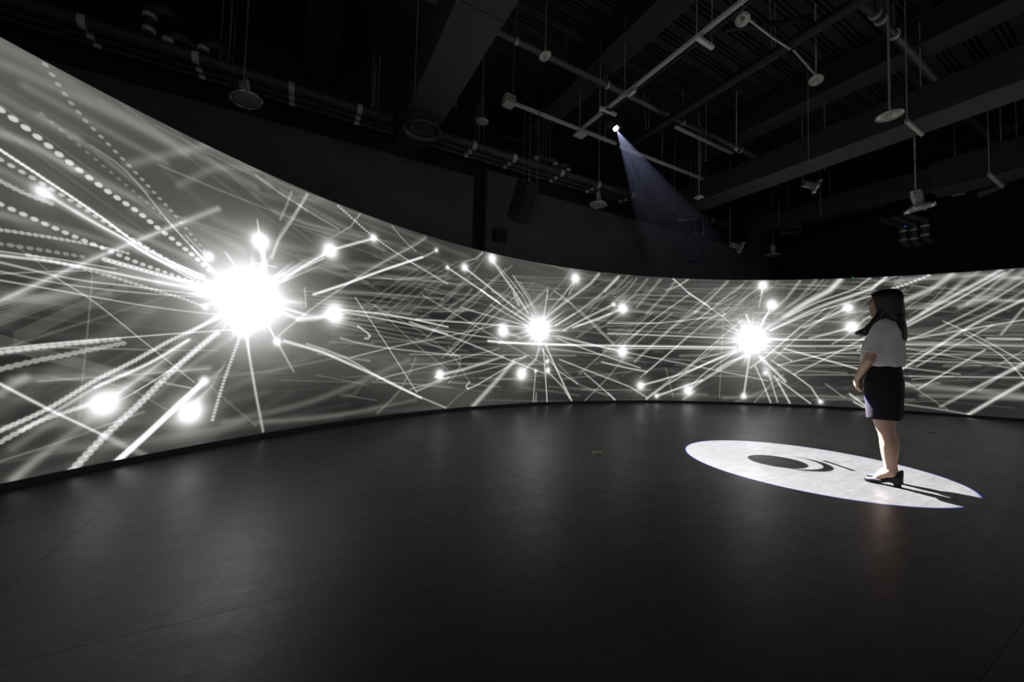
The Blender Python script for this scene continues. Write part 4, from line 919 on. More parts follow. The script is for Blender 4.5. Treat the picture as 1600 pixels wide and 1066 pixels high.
L 0.0159 0.76 0 36.06 1.671 37.9 2.078
L 0.0153 0.95 0 34.38 1.509 29.04 1.373
L 0.0266 1.03 0 36.5 1.543 41.41 1.573
L 0.0255 0.78 0 34.66 1.421 32.23 1.065
L 0.0266 0.58 0 36.27 1.436 38.31 1.187
L 0.0219 0.39 0 34.8 1.665 32.7 2.08
L 0.0259 0.84 0 34.72 1.655 33.53 1.849
L 0.0222 0.6 0 35.06 1.381 33.85 0.887
L 0.0264 1 0 35.98 1.679 37.67 2.134
L 0.0219 0.74 0 34.86 1.672 33.26 2.043
L 0.1113 0.06 0.0648 -50.04 2.913 -49.67 2.917 -49.28 2.921 -48.82 2.921 -48.41 2.916 -47.94 2.906 -47.44 2.895 -46.92 2.883
L 0.0863 0.09 0.0936 -50 2.797 -49.51 2.806 -48.78 2.816 -48.1 2.821 -47.2 2.828 -46.19 2.832 -45.24 2.832 -44.45 2.826 -43.73 2.816 -43.03 2.803 -42.26 2.789
L 0.0664 0.07 0.072 -49.17 2.725 -48.58 2.717 -47.95 2.708 -47.29 2.698 -46.58 2.687 -45.83 2.674 -45.02 2.66 -44.17 2.644 -43.26 2.625
L 0.0595 0.17 0.1728 -49.82 2.343 -49.29 2.344 -48.71 2.339 -48.27 2.325 -47.8 2.306 -47.31 2.285
L 0.079 0.09 0.0864 -47.31 2.285 -46.78 2.27 -46.22 2.254 -45.59 2.239 -44.84 2.226 -44 2.213 -43.09 2.198
L 0.089 0.09 0.0864 -46.39 2.884 -45.72 2.878 -45.03 2.871 -44.26 2.863 -43.34 2.853 -42.2 2.838 -40.84 2.819 -39.29 2.793 -37.63 2.763
L 0.0766 0.09 0.0864 -45.1 2.475 -44.41 2.559 -43.69 2.647 -42.96 2.736 -41.9 2.864 -40.8 2.996
L 0.0739 0.07 0.072 -42.5 2.47 -41.84 2.577 -41.14 2.69 -40.32 2.791 -39.27 2.868 -38.05 2.93 -36.73 2.995
L 0.1148 0.07 0.072 -41.19 2.965 -40.35 2.954 -39.46 2.941 -38.63 2.923 -37.62 2.883 -36.68 2.837
L 0.0469 0.09 0.0864 -48.69 2.568 -48.24 2.553 -47.78 2.538 -47.3 2.52 -46.77 2.494 -46.18 2.458 -45.53 2.413 -44.84 2.363 -44.12 2.31
L 0.0848 0.07 0.072 -49.91 2.583 -49.52 2.571 -49.11 2.558 -48.68 2.546 -48.23 2.538 -47.77 2.533 -47.28 2.526
L 0.0602 0.1 0.1008 -49.73 2.107 -49.27 2.088 -48.78 2.069 -48.27 2.05 -47.73 2.035 -47.17 2.021 -46.58 2.006
L 0.0613 0.1 0.1008 -47.07 1.979 -46.4 1.968 -45.69 1.956 -44.9 1.938 -44.23 1.918 -43.5 1.894 -42.72 1.867 -41.9 1.838
L 0.0544 0.09 0.0864 -49.62 1.816 -49.08 1.819 -48.51 1.823 -47.9 1.826 -47.26 1.824 -46.57 1.818 -45.84 1.806 -45.06 1.792 -44.23 1.777
L 0.0923 0.07 0.072 -44.66 2.112 -43.96 2.125 -43.22 2.141 -42.44 2.152 -41.65 2.154 -40.85 2.139 -40.03 2.111 -39.19 2.076 -38.3 2.042
L 0.0927 0.07 0.072 -36.07 2.575 -34.83 2.563 -33.31 2.557 -31.84 2.566 -30.06 2.581 -28.15 2.593
L 0.0806 0.07 0.072 -35.64 2.825 -34.54 2.801 -33.39 2.775 -32.18 2.745 -30.9 2.712 -29.57 2.675 -28.17 2.634 -26.7 2.588 -25.17 2.537
L 0.087 0.07 0.072 -33.11 2.003 -31.55 2.069 -29.88 2.139 -28.02 2.206 -26.45 2.25 -24.74 2.289 -22.92 2.327 -21.02 2.367
L 0.0863 0.06 0.0576 -46.88 0.218 -46.01 0.201 -45.08 0.18 -44.07 0.162 -42.98 0.151 -41.8 0.153 -40.52 0.165 -39.13 0.184 -37.61 0.203
L 0.1382 0.05 0.0504 -49.14 0.54 -48.57 0.616 -47.97 0.698 -47.33 0.785 -46.65 0.878 -45.92 0.978 -45.15 1.086 -44.31 1.202 -43.42 1.327
L 0.0632 0.09 0.0864 -48.64 0.275 -48.26 0.317 -47.87 0.361 -47.45 0.407 -46.97 0.454 -46.42 0.503 -45.79 0.554 -45.12 0.608 -44.41 0.667
L 0.0579 0.09 0.0936 -43.13 0.544 -42.5 0.634 -41.84 0.728 -41.14 0.821 -40.41 0.908 -39.64 0.993 -38.83 1.083
L 0.0385 0.22 0.216 50.56 2.72 52.04 2.782 53.82 2.903 55.82 3.045
L 0.0287 0.43 0.432 50.48 1.567 55.68 1.57
L 0.0287 0.36 0.36 50.47 1.438 55.67 1.474
L 0.0286 0.29 0.288 50.46 1.266 55.65 1.267
L 0.0228 0.22 0.216 50.44 0.995 56.32 0.968
L 0.0228 0.22 0.216 50.43 0.781 56.31 0.79
L 0.0386 0.36 0.36 53.8 2.315 50.9 2.011
L 0.0383 0.43 0.432 55.57 1.903 53.95 1.723 52.4 1.554 50.07 1.322
L 0.0381 0.36 0.36 50.2 0.908 55.94 0.623
L 0.0287 0.29 0.288 50.87 1.61 55.72 2
L 0.0286 0.36 0.36 50.63 1.409 55.82 1.57
L 0.1068 0.13 0.1296 50 0.266 54.51 0.336
L 0.0378 0.36 0.36 55.27 0.962 53.08 0.671
L 0.0383 0.36 0.36 50.92 0.105 52.65 -0.071
L 0.019 0.08 0.0793 -14.08 2.279 -10.78 2.32 -7.32 2.356 -4.94 2.375 -2.51 2.391 -0.04 2.403
L 0.0374 0.05 0.0457 -30.94 1.489 -29.07 1.506 -27.08 1.522 -24.95 1.537 -22.68 1.55
L 0.0135 0.11 0.1076 -13.22 2.034 -10.87 2.052 -8.45 2.067 -5.96 2.076 -3.41 2.081
L 0.0115 0.11 0.1074 -26 1.577 -24.12 1.61 -22.13 1.643 -20.04 1.679 -17.85 1.715 -15.56 1.753 -13.17 1.792
L 0.0211 0.1 0.1015 -1.13 1.627 2.4 1.613 5.97 1.594 9.58 1.564 13.18 1.528
L 0.0621 0.11 0.1147 23.72 1.109 26.94 1.132 30.08 1.157
L 0.0142 0.09 0.0934 56.89 2.239 58.62 2.192 60.28 2.146 61.87 2.098 63.4 2.047 64.87 1.995 66.28 1.944
L 0.0205 0.07 0.0693 -4 1.18 -1.1 1.155 1.84 1.125 4.83 1.087 7.84 1.044
L 0.0215 0.07 0.0732 1.06 1.165 3.82 1.137 6.6 1.107 9.39 1.072 12.19 1.031 14.97 0.986 17.73 0.94
L 0.029 0.08 0.0767 58.88 2.56 60.32 2.574 61.71 2.592
L 0.015 0.06 0.0578 53.32 2.704 54.99 2.666 56.6 2.626 58.16 2.582 59.66 2.537
L 0.0308 0.13 0.1263 47.57 3.035 49.47 2.983 51.3 2.93 53.07 2.874 54.77 2.813 56.42 2.751 58 2.689
L 0.0166 0.07 0.0672 27.11 2.824 30.13 2.833 33.06 2.838 35.91 2.838 38.66 2.834
L 0.0222 0.05 0.0526 -26.31 2.015 -24.25 2.056 -22.07 2.097 -19.77 2.137 -17.34 2.176
L 0.0278 0.08 0.0777 60.88 2.69 62.69 2.636 64.42 2.581 66.07 2.522 67.65 2.463
L 0.0165 0.11 0.1058 27.66 2.271 30.58 2.21 33.41 2.146 36.16 2.075 38.82 1.995 41.38 1.91 43.85 1.825
L 0.0227 0.06 0.0552 18.79 1.382 21.7 1.351 24.55 1.318 27.34 1.281 30.07 1.238 32.73 1.192 35.31 1.146
L 0.051 0.12 0.1236 63.09 2.78 64.81 2.78 66.46 2.78 68.03 2.782 69.54 2.785
L 0.0152 0.11 0.1133 49.65 2.869 51.41 2.868 53.11 2.866 54.75 2.864 56.33 2.862 57.86 2.859 59.34 2.856
L 0.0226 0.04 0.0413 15.31 2.168 19.26 2.228 23.15 2.291
L 0.043 0.09 0.093 -25.02 2.152 -22.66 2.183 -20.16 2.21 -17.5 2.231 -14.7 2.247
L 0.0183 0.09 0.0902 63.5 1.544 64.9 1.551 66.24 1.558 67.54 1.565 68.79 1.572 70 1.58 71.16 1.587
L 0.0148 0.12 0.1163 -2.84 1.548 0.83 1.573 4.57 1.594
L 0.0531 0.14 0.1415 60.25 2.538 62.67 2.47 64.95 2.394
L 0.0312 0.11 0.1063 2.82 0.537 5.88 0.572 8.95 0.611 12.03 0.658 15.09 0.71
L 0.0228 0.06 0.0582 -25.01 1.608 -22.73 1.671 -20.3 1.741 -17.74 1.819 -15.03 1.902
L 0.0317 0.11 0.1087 6.29 0.296 9.39 0.291 12.49 0.287 15.58 0.286 18.65 0.287
L 0.0171 0.04 0.0434 -17.03 1.443 -14.64 1.477 -12.16 1.515
L 0.0319 0.07 0.0656 44.46 2.096 46.82 2.071 49.08 2.041
L 0.0203 0.08 0.075 52.4 0.194 54.63 0.225 56.77 0.256 58.8 0.288 60.75 0.32
L 0.0189 0.08 0.0757 62.61 1.104 64.7 1.083 66.68 1.056
L 0.0573 0.14 0.1354 48.79 2.183 51.27 2.202 53.63 2.22 55.89 2.239 58.04 2.257
L 0.0303 0.14 0.1359 49.22 1.504 51.74 1.464 54.14 1.423 56.43 1.376 58.6 1.329
L 0.0223 0.12 0.1214 -26.02 0.572 -23.64 0.539 -21.08 0.503 -18.37 0.462 -15.49 0.417
L 0.0203 0.11 0.1143 53.43 2.784 55.19 2.75 56.88 2.716 58.51 2.68 60.08 2.643 61.59 2.604 63.04 2.566
L 0.0332 0.04 0.0431 30.63 2.439 35.04 2.43 39.24 2.41
L 0.0196 0.08 0.0826 58.22 1.516 59.79 1.481 61.3 1.446 62.75 1.406 64.15 1.366
L 0.0213 0.07 0.0724 48.94 2.621 52.01 2.519 54.89 2.4
L 0.0267 0.07 0.0679 -16.97 2.312 -14.72 2.353 -12.38 2.393 -9.95 2.432 -7.45 2.467 -4.88 2.499 -2.25 2.529
L 0.014 0.14 0.1437 -12.43 2.34 -10.16 2.37 -7.82 2.399 -5.42 2.424 -2.97 2.445 -0.47 2.462 2.06 2.477
L 0.014 0.11 0.111 60.48 2.293 61.92 2.256 63.31 2.218 64.65 2.177 65.94 2.136
L 0.0617 0.1 0.0985 12.42 2.345 15.24 2.324 18.03 2.298 20.79 2.266 23.5 2.225 26.17 2.178 28.78 2.128
L 0.0192 0.07 0.0694 57.93 1.26 59.76 1.278 61.52 1.296 63.2 1.314 64.8 1.332 66.35 1.35 67.82 1.368
L 0.0601 0.1 0.1046 39.28 2.869 41.59 2.853 43.82 2.834 45.98 2.812 48.06 2.787 50.06 2.761 52 2.733
L 0.0228 0.13 0.1251 19.69 1.735 22.4 1.762 25.06 1.786 27.67 1.81 30.22 1.834 32.72 1.857 35.15 1.879
L 0.033 0.09 0.0907 35.86 2.168 38.03 2.171 40.13 2.172
L 0.0208 0.08 0.0845 -6.39 2.589 -3.3 2.638 -0.13 2.685 3.09 2.726 6.35 2.761 9.63 2.789 12.9 2.812
L 0.0137 0.08 0.0763 61.43 0.801 63.13 0.806 64.75 0.811 66.3 0.815 67.79 0.819
L 0.033 0.11 0.1062 19.23 1.043 21.69 1.032 24.12 1.019 26.51 1.003 28.86 0.986
L 0.033 0.14 0.1367 15.94 2.513 20.92 2.535 25.77 2.543
L 0.0309 0.04 0.0426 46.28 1.051 48.89 1.055 51.39 1.059 53.77 1.062 56.04 1.064
L 0.0189 0.07 0.0686 62.3 1.873 63.81 1.909 65.26 1.945 66.66 1.986 68.01 2.028
L 0.0323 0.07 0.0673 35.81 0.862 38.01 0.877 40.14 0.892 42.21 0.907 44.22 0.923 46.17 0.939 48.06 0.955
L 0.0548 0.07 0.0728 55.24 1.452 57.06 1.454 58.82 1.455 60.5 1.455 62.12 1.455
L 0.0622 0.06 0.0579 28.2 2.244 31.31 2.275 34.32 2.304 37.23 2.333 40.04 2.359
L 0.0165 0.05 0.0456 21.78 0.814 24.68 0.803 27.53 0.792 30.31 0.779 33.01 0.764
L 0.0209 0.14 0.1393 49.89 2.628 52.27 2.603 54.55 2.576 56.72 2.547 58.79 2.516
L 0.0094 0.14 0.1415 -31.74 0.676 -29.15 0.605 -26.29 0.512
L 0.0312 0.07 0.0702 44.71 1.609 47.32 1.543 49.81 1.475 52.19 1.398 54.46 1.319
L 0.0114 0.09 0.0918 -25.98 0.614 -24.04 0.596 -21.99 0.578 -19.83 0.559 -17.56 0.538 -15.19 0.516 -12.71 0.493
L 0.0184 0.04 0.0441 -16.19 0.824 -13.86 0.826 -11.44 0.829 -8.94 0.832 -6.36 0.836 -3.72 0.841 -1.01 0.846
L 0.0603 0.11 0.1069 36.95 0.854 40.07 0.845 43.05 0.836 45.9 0.824 48.62 0.812
L 0.0185 0.06 0.0604 -11.21 2.207 -8.95 2.222 -6.62 2.228
L 0.016 0.08 0.0799 5.97 2.336 9.1 2.349 12.23 2.357 15.35 2.357 18.44 2.351
L 0.048 0.05 0.0528 -15.63 0.97 -12.49 0.955 -9.2 0.933
L 0.0559 0.13 0.1342 52.38 0.511 54.16 0.547 55.87 0.583 57.53 0.622 59.12 0.661
L 0.0289 0.1 0.1019 55.94 1.489 58 1.498 59.96 1.507 61.83 1.516 63.62 1.525
L 0.0173 0.07 0.0725 -20.5 1.979 -18.53 2.011 -16.48 2.043 -14.34 2.074 -12.13 2.103 -9.85 2.131 -7.5 2.158
L 0.043 0.13 0.1267 -23.56 2.128 -20.14 2.243 -16.44 2.37
L 0.0534 0.11 0.1092 59.68 1.023 61.42 1.037 63.09 1.052
L 0.0197 0.04 0.0378 60.01 2.078 61.32 2.079 62.58 2.081
L 0.0355 0.13 0.1306 -31.76 0.952 -29.15 0.915 -26.28 0.865
L 0.0153 0.1 0.1042 -25.67 2.092 -23.77 2.132 -21.77 2.172 -19.67 2.211 -17.46 2.25
L 0.0393 0.1 0.1014 -27.76 1.551 -24.78 1.585 -21.53 1.617
L 0.0504 0.1 0.0991 62.7 2.399 64.28 2.368 65.8 2.336 67.26 2.305 68.65 2.271 69.99 2.238 71.28 2.205
L 0.014 0.09 0.0915 -11.44 0.163 -9.03 0.142 -6.54 0.121 -4 0.101 -1.4 0.082 1.25 0.064 3.93 0.047
L 0.0166 0.1 0.098 19.88 1.936 22.73 1.936 25.52 1.932 28.26 1.924 30.93 1.913
L 0.0331 0.1 0.0972 32.28 2.768 36.44 2.779 40.4 2.783
L 0.0279 0.07 0.0741 61.84 1.975 63.73 1.926 65.53 1.871
L 0.0136 0.1 0.0956 -28.76 0.387 -27.05 0.34 -25.23 0.284
L 0.0158 0.1 0.104 42.65 2.041 45.53 2.011 48.27 1.978 50.88 1.94 53.37 1.901
L 0.0197 0.11 0.1136 -6.81 2.473 -3.74 2.491 -0.6 2.495
L 0.0298 0.05 0.0489 -3.19 2.364 0.88 2.446 5.04 2.527
L 0.0331 0.06 0.0635 20.91 1.507 23.62 1.487 26.29 1.465 28.9 1.436 31.45 1.405
L 0.0195 0.04 0.039 58.7 0.681 60.23 0.715 61.71 0.749 63.13 0.786 64.5 0.823
L 0.0437 0.1 0.1002 -23.62 1.716 -21.41 1.738 -19.08 1.759 -16.63 1.777 -14.05 1.793
L 0.0211 0.06 0.0614 49.1 1.287 50.96 1.276 52.75 1.264 54.48 1.25 56.15 1.235
L 0.0183 0.06 0.0589 -16.27 0.602 -13.91 0.583 -11.46 0.563 -8.92 0.542 -6.3 0.519 -3.61 0.495 -0.87 0.471
L 0.0332 0.1 0.0967 21.49 2.29 24.44 2.281 27.34 2.268 30.16 2.251 32.91 2.228 35.58 2.201 38.17 2.172
L 0.0149 0.1 0.0999 55.11 2.395 57.5 2.355 59.76 2.311
L 0.0539 0.05 0.0455 58.26 0.753 60.22 0.742 62.08 0.725
L 0.0589 0.07 0.0721 42.33 2.201 44.69 2.17 46.96 2.138 49.14 2.104 51.24 2.066 53.25 2.026 55.19 1.986
L 0.0309 0.11 0.1062 44.15 0.178 46.4 0.196 48.56 0.214 50.64 0.232 52.65 0.251 54.57 0.27 56.43 0.288
L 0.0161 0.11 0.1063 9.84 0.007 13.6 -0.006 17.34 -0.014 21.02 -0.02 24.63 -0.022
L 0.0131 0.07 0.0704 -18.95 1.47 -16.45 1.497 -13.84 1.524 -11.11 1.551 -8.27 1.578 -5.34 1.604 -2.33 1.63
L 0.0274 0.13 0.1265 -11.15 0.572 -6.67 0.548 -1.98 0.522
L 0.0503 0.04 0.0392 -12.23 1.144 -8.93 1.149 -5.5 1.151
L 0.0134 0.14 0.1415 -31.47 1.597 -29.8 1.616 -28.02 1.635 -26.13 1.652 -24.12 1.668
L 0.0276 0.05 0.0533 60.59 1.798 62.02 1.771 63.4 1.744 64.73 1.715 66.01 1.685 67.25 1.654 68.44 1.624
L 0.0326 0.1 0.0958 40.72 3.063 42.81 3.017 44.83 2.962
L 0.0199 0.07 0.0741 -5.76 2.291 -2.55 2.301 0.74 2.298
L 0.0329 0.11 0.113 11.89 2.41 15.11 2.42 18.3 2.425 21.45 2.425 24.54 2.417 27.57 2.405 30.52 2.388
L 0.0321 0.13 0.1251 39.55 2.019 42.3 2.003 44.94 1.984 47.48 1.962 49.9 1.938
L 0.0331 0.07 0.073 22.75 0.893 24.95 0.866 27.12 0.831
L 0.0229 0.13 0.1278 19.4 3.009 22.24 3.067 25.03 3.122 27.77 3.177 30.44 3.231
L 0.0324 0.13 0.1264 40.45 1.432 42.57 1.398 44.62 1.355
L 0.033 0.08 0.0798 25.99 0.859 28.99 0.826 31.9 0.791 34.73 0.751 37.46 0.709
L 0.0138 0.13 0.1268 61.04 0.54 62.48 0.554 63.87 0.568 65.22 0.582 66.51 0.596
L 0.0227 0.12 0.1228 22.58 0.638 25.62 0.643 28.58 0.649 31.47 0.656 34.28 0.663
L 0.0333 0.12 0.1225 26.27 2.364 30.23 2.372 34.04 2.372
L 0.0361 0.1 0.1033 -32.22 1.422 -30.52 1.434 -28.71 1.444 -26.77 1.453 -24.71 1.46
L 0.0204 0.12 0.1176 55.17 2.242 57.33 2.241 59.39 2.24
L 0.0127 0.05 0.0496 -17.48 1.044 -15.4 1.067 -13.25 1.093 -11.02 1.122 -8.72 1.154
L 0.0136 0.1 0.1019 -10.19 1.022 -7.56 1.026 -4.87 1.03
L 0.0165 0.11 0.1052 20.46 0.488 23.5 0.531 26.47 0.583
L 0.0156 0.13 0.1307 -0.21 2.227 2.48 2.275 5.21 2.321 7.95 2.367 10.7 2.411 13.45 2.454 16.18 2.495
L 0.062 0.06 0.0605 34.55 2.134 36.68 2.193 38.76 2.26
L 0.038 0.05 0.0504 -29.13 1.381 -26.34 1.377 -23.29 1.361
L 0.0278 0.06 0.0614 62.57 2.513 64.48 2.49 66.28 2.466
L 0.0572 0.12 0.1195 52.47 2.114 53.97 2.102 55.42 2.089
L 0.0141 0.06 0.0557 -30.71 1.22 -29.15 1.221 -27.5 1.221 -25.76 1.219 -23.92 1.216 -21.99 1.21 -19.95 1.204
L 0.016 0.1 0.0958 11.86 0 14.7 0.011 17.52 0.028
L 0.0197 0.06 0.062 -7.27 1.94 -3.18 2.011 1.04 2.084
L 0.0204 0.13 0.1298 -28.19 2.03 -26.21 2.076 -24.11 2.123
L 0.0315 0.12 0.1219 43.62 2.838 45.63 2.8 47.58 2.761 49.46 2.719 51.28 2.673 53.03 2.625 54.72 2.577
L 0.0318 0.08 0.077 3.55 1.626 6.38 1.668 9.22 1.71 12.07 1.752 14.91 1.796 17.73 1.84 20.52 1.883
L 0.0162 0.12 0.1223 8.88 1.857 11.51 1.861 14.14 1.862 16.75 1.861 19.33 1.855 21.89 1.846 24.4 1.835
L 0.0362 0.08 0.0843 -30.64 1.108 -28.4 1.111 -25.97 1.111
L 0.0257 0.13 0.127 -15.8 0.506 -11.93 0.453 -7.84 0.389
L 0.0144 0.04 0.0379 -6.61 1.823 -2.29 1.817 2.16 1.792
L 0.0137 0.06 0.0551 62.29 1.686 63.97 1.649 65.58 1.612 67.12 1.57 68.59 1.529
L 0.0198 0.11 0.1097 -10.2 0.509 -7.44 0.533 -4.59 0.561 -1.67 0.594 1.31 0.634 4.33 0.679 7.38 0.728
L 0.055 0.05 0.0477 -4.71 0.373 -2.12 0.328 0.51 0.281 3.17 0.227 5.87 0.171
L 0.0116 0.04 0.0437 -22.84 2.084 -19.62 2.143 -16.16 2.197
L 0.0163 0.09 0.09 34.83 2.743 37.42 2.745 39.92 2.745 42.34 2.742 44.67 2.737 46.92 2.73 49.08 2.721
L 0.0506 0.05 0.05 62.52 1.897 63.95 1.863 65.32 1.829 66.64 1.794 67.91 1.756 69.13 1.718 70.31 1.68
L 0.0164 0.06 0.0589 15.15 2.089 19.79 2.119 24.33 2.141
L 0.0167 0.09 0.0868 -20.38 2.186 -16.83 2.236 -13.02 2.275
L 0.0616 0.07 0.07 28.79 1.992 31.73 1.978 34.58 1.962 37.34 1.943 40 1.919 42.57 1.892 45.04 1.864
L 0.0398 0.14 0.1371 -30.25 1.793 -28.39 1.82 -26.39 1.849 -24.27 1.876 -22.01 1.902 -19.62 1.926 -17.09 1.949
L 0.0156 0.05 0.0485 47.11 0.899 49.16 0.873 51.13 0.84
L 0.0516 0.14 0.1385 -9.59 2.217 -7.22 2.177 -4.79 2.114
L 0.0616 0.08 0.083 18.98 0.209 23.7 0.208 28.26 0.211
L 0.0332 0.09 0.0855 21.41 2.07 24.42 2.056 27.37 2.039 30.24 2.017 33.04 1.99 35.75 1.959 38.37 1.926
L 0.015 0.07 0.0703 -27.58 1.963 -25.35 2.004 -22.98 2.045 -20.44 2.085 -17.76 2.124
L 0.0214 0.04 0.045 -2.04 2.508 1.03 2.615 4.15 2.722 7.3 2.831 10.47 2.946 13.63 3.061 16.77 3.173
L 0.0167 0.05 0.0524 21.63 2.921 24.37 2.933 27.07 2.94 29.7 2.943 32.27 2.942 34.78 2.936 37.21 2.928
L 0.0247 0.12 0.1204 -18.09 1.713 -15.25 1.767 -12.27 1.826
L 0.0304 0.09 0.092 0.39 0.371 5.14 0.333 9.95 0.291
L 0.0578 0.09 0.0895 45.92 1.203 47.87 1.174 49.75 1.145 51.57 1.115 53.32 1.081 55.01 1.046 56.64 1.011
L 0.0311 0.1 0.1031 37.28 2.59 35.56 2.297 32.28 1.966
L 0.0603 0.09 0.095 14.88 2.276 13.38 2.05 10.58 1.794
L 0.0546 0.05 0.0537 61.83 2.878 60.44 2.578 59.19 2.415 57.75 2.244
L 0.031 0.06 0.0554 -13.09 2.403 -14.73 2.147 -17.69 1.857
L 0.0599 0.13 0.1277 15.01 3.035 12.41 2.634 10.12 2.409 7.55 2.179
L 0.047 0.12 0.1231 -12.83 2.204 -14.05 2.017 -16.29 1.803
L 0.0405 0.14 0.1421 46.22 3.036 44.38 2.701 42.73 2.517 40.83 2.326
L 0.0577 0.07 0.0749 9.57 2.451 6.73 2.027 4.24 1.793 1.47 1.558
L 0.0319 0.13 0.1333 -10.67 2.207 -12.52 1.928 -15.85 1.617
L 0.0277 0.13 0.132 59.99 2.694 58.67 2.414 57.49 2.261 56.12 2.101
L 0.0286 0.08 0.0835 55.76 2.335 54.49 2.075 52.05 1.782
L 0.0303 0.14 0.1404 15.17 2.889 13.88 2.69 11.46 2.461
L 0.0312 0.09 0.0949 35.79 2.915 33.69 2.561 31.81 2.364 29.66 2.161
L 0.0542 0.1 0.0969 -0.13 2.457 -1.99 2.18 -5.4 1.866
L 0.0578 0.11 0.1079 55.47 2.865 53.46 2.463 51.64 2.241 49.53 2.008
L 0.0283 0.08 0.0812 56.89 2.8 55.83 2.585 53.82 2.347
L 0.0302 0.11 0.1125 17.78 2.63 14.7 2.159 11.99 1.898 8.93 1.634
L 0.0276 0.12 0.1241 4.19 2.415 1.09 1.957 -1.59 1.705 -4.55 1.457
L 0.0403 0.12 0.1215 47.23 2.342 45.23 1.97 43.44 1.764 41.37 1.548
L 0.0584 0.14 0.1407 52.38 2.783 51.46 2.603 49.71 2.405
L 0.0405 0.09 0.0934 46.34 2.92 44.61 2.604 43.07 2.431 41.29 2.25
L 0.0299 0.06 0.0585 49.65 2.54 47.62 2.157 45.81 1.944 43.7 1.722
L 0.031 0.13 0.1339 38.58 2.445 36.94 2.162 33.81 1.844
L 0.0388 0.05 0.0543 9.38 2.259 7.24 1.943 3.28 1.59
L 0.0278 0.14 0.144 59.5 2.813 58.27 2.555 55.92 2.27
L 0.0356 0.06 0.0589 0.04 2.507 -2.68 2.101 -5.04 1.876 -7.62 1.652
L 0.052 0.05 0.0508 -2.58 2.532 -5.22 2.134 -7.5 1.913 -10 1.694
L 0.0573 0.14 0.1414 55.7 2.665 54.31 2.386 51.66 2.074
L 0.0537 0.09 0.0869 -1.45 2.311 -3 2.081 -5.85 1.82
L 0.0609 0.04 0.0436 19.4 2.31 17.02 1.946 14.92 1.744 12.54 1.539
L 0.0386 0.11 0.1054 55.38 2.936 53.46 2.554 51.73 2.344 49.73 2.123
L 0.0416 0.12 0.1248 34.64 2.565 32.1 2.14 29.82 1.905 27.21 1.661
L 0.0587 0.06 0.0636 51.64 2.501 50.49 2.278 48.31 2.029
L 0.0394 0.11 0.115 13.76 2.38 10.79 1.935 8.17 1.689 5.25 1.443
L 0.0244 0.06 0.0609 -9.46 2.48 -11.34 2.192 -14.73 1.865
L 0.0265 0.05 0.05 65.19 2.846 63.68 2.508 62.33 2.323 60.76 2.128
L 0.0313 0.14 0.1417 35.04 3.026 33.2 2.719 29.7 2.372
L 0.0299 0.12 0.1176 -14 2.318 -16.44 1.938 -18.52 1.729 -20.75 1.526
L 0.029 0.05 0.0479 10.67 2.454 7.54 1.987 4.8 1.73 1.76 1.474
L 0.0415 0.11 0.114 37.76 3 36.24 2.74 33.33 2.447
L 0.0545 0.11 0.1131 62.22 2.908 60.76 2.594 59.46 2.422 57.95 2.243
L 0.0592 0.05 0.0453 13.82 2.446 10.97 2.019 8.47 1.782 5.68 1.544
L 0.031 0.11 0.1149 40.32 3.096 38.68 2.812 35.55 2.493
L 0.0258 0.12 0.1186 -4.9 2.095 -6.64 1.84 -9.81 1.555
L 0.0312 0.07 0.0726 28.97 2.542 26.71 2.178 24.7 1.976 22.41 1.768
L 0.0502 0.09 0.0899 -5.67 2.402 -8.35 2 -10.65 1.778 -13.15 1.561
L 0.1497 0.16 0.36 -45.05 1.57 -44.21 1.568 -43.31 1.566 -42.37 1.564 -41.42 1.561 -40.52 1.558 -39.63 1.555 -38.72 1.551 -37.75 1.547
L 0.0953 0.22 0.504 -43.19 1.56 -40.69 1.555 -37.75 1.547
L 0.1232 0.14 0.36 -41.53 1.852 -37.75 1.547
B 0.2235 0.28 0 -45.4 0.518
B 0.2425 0.28 0 -41.08 0.373
B 0.255 0.22 0 -30.28 1.491
B 0.2185 0.25 0 -31.02 2.314
B 0.1985 0.25 0 -37.08 2.183
B 0.2763 0.2 0 -7.51 1.474
B 0.2219 0.2 0 -9.74 2.85
B 0.2546 0.2 0 4.79 2.738
B 0.2667 0.2 0 13.46 2.169
B 0.2656 0.2 0 13.57 1.162
B 0.2588 0.2 0 -4.31 0.646
B 0.2285 0.2 0 37.12 2.837
B 0.2424 0.2 0 38.46 2.379
B 0.2175 0.2 0 48.94 2.291
B 0.2597 0.2 0 49.39 1.854
B 0.2084 0.2 0 16.84 0.402
B 0.2425 0.2 0 25.08 0.299
B 0.1533 0.2 0 -17.22 0.637
"""
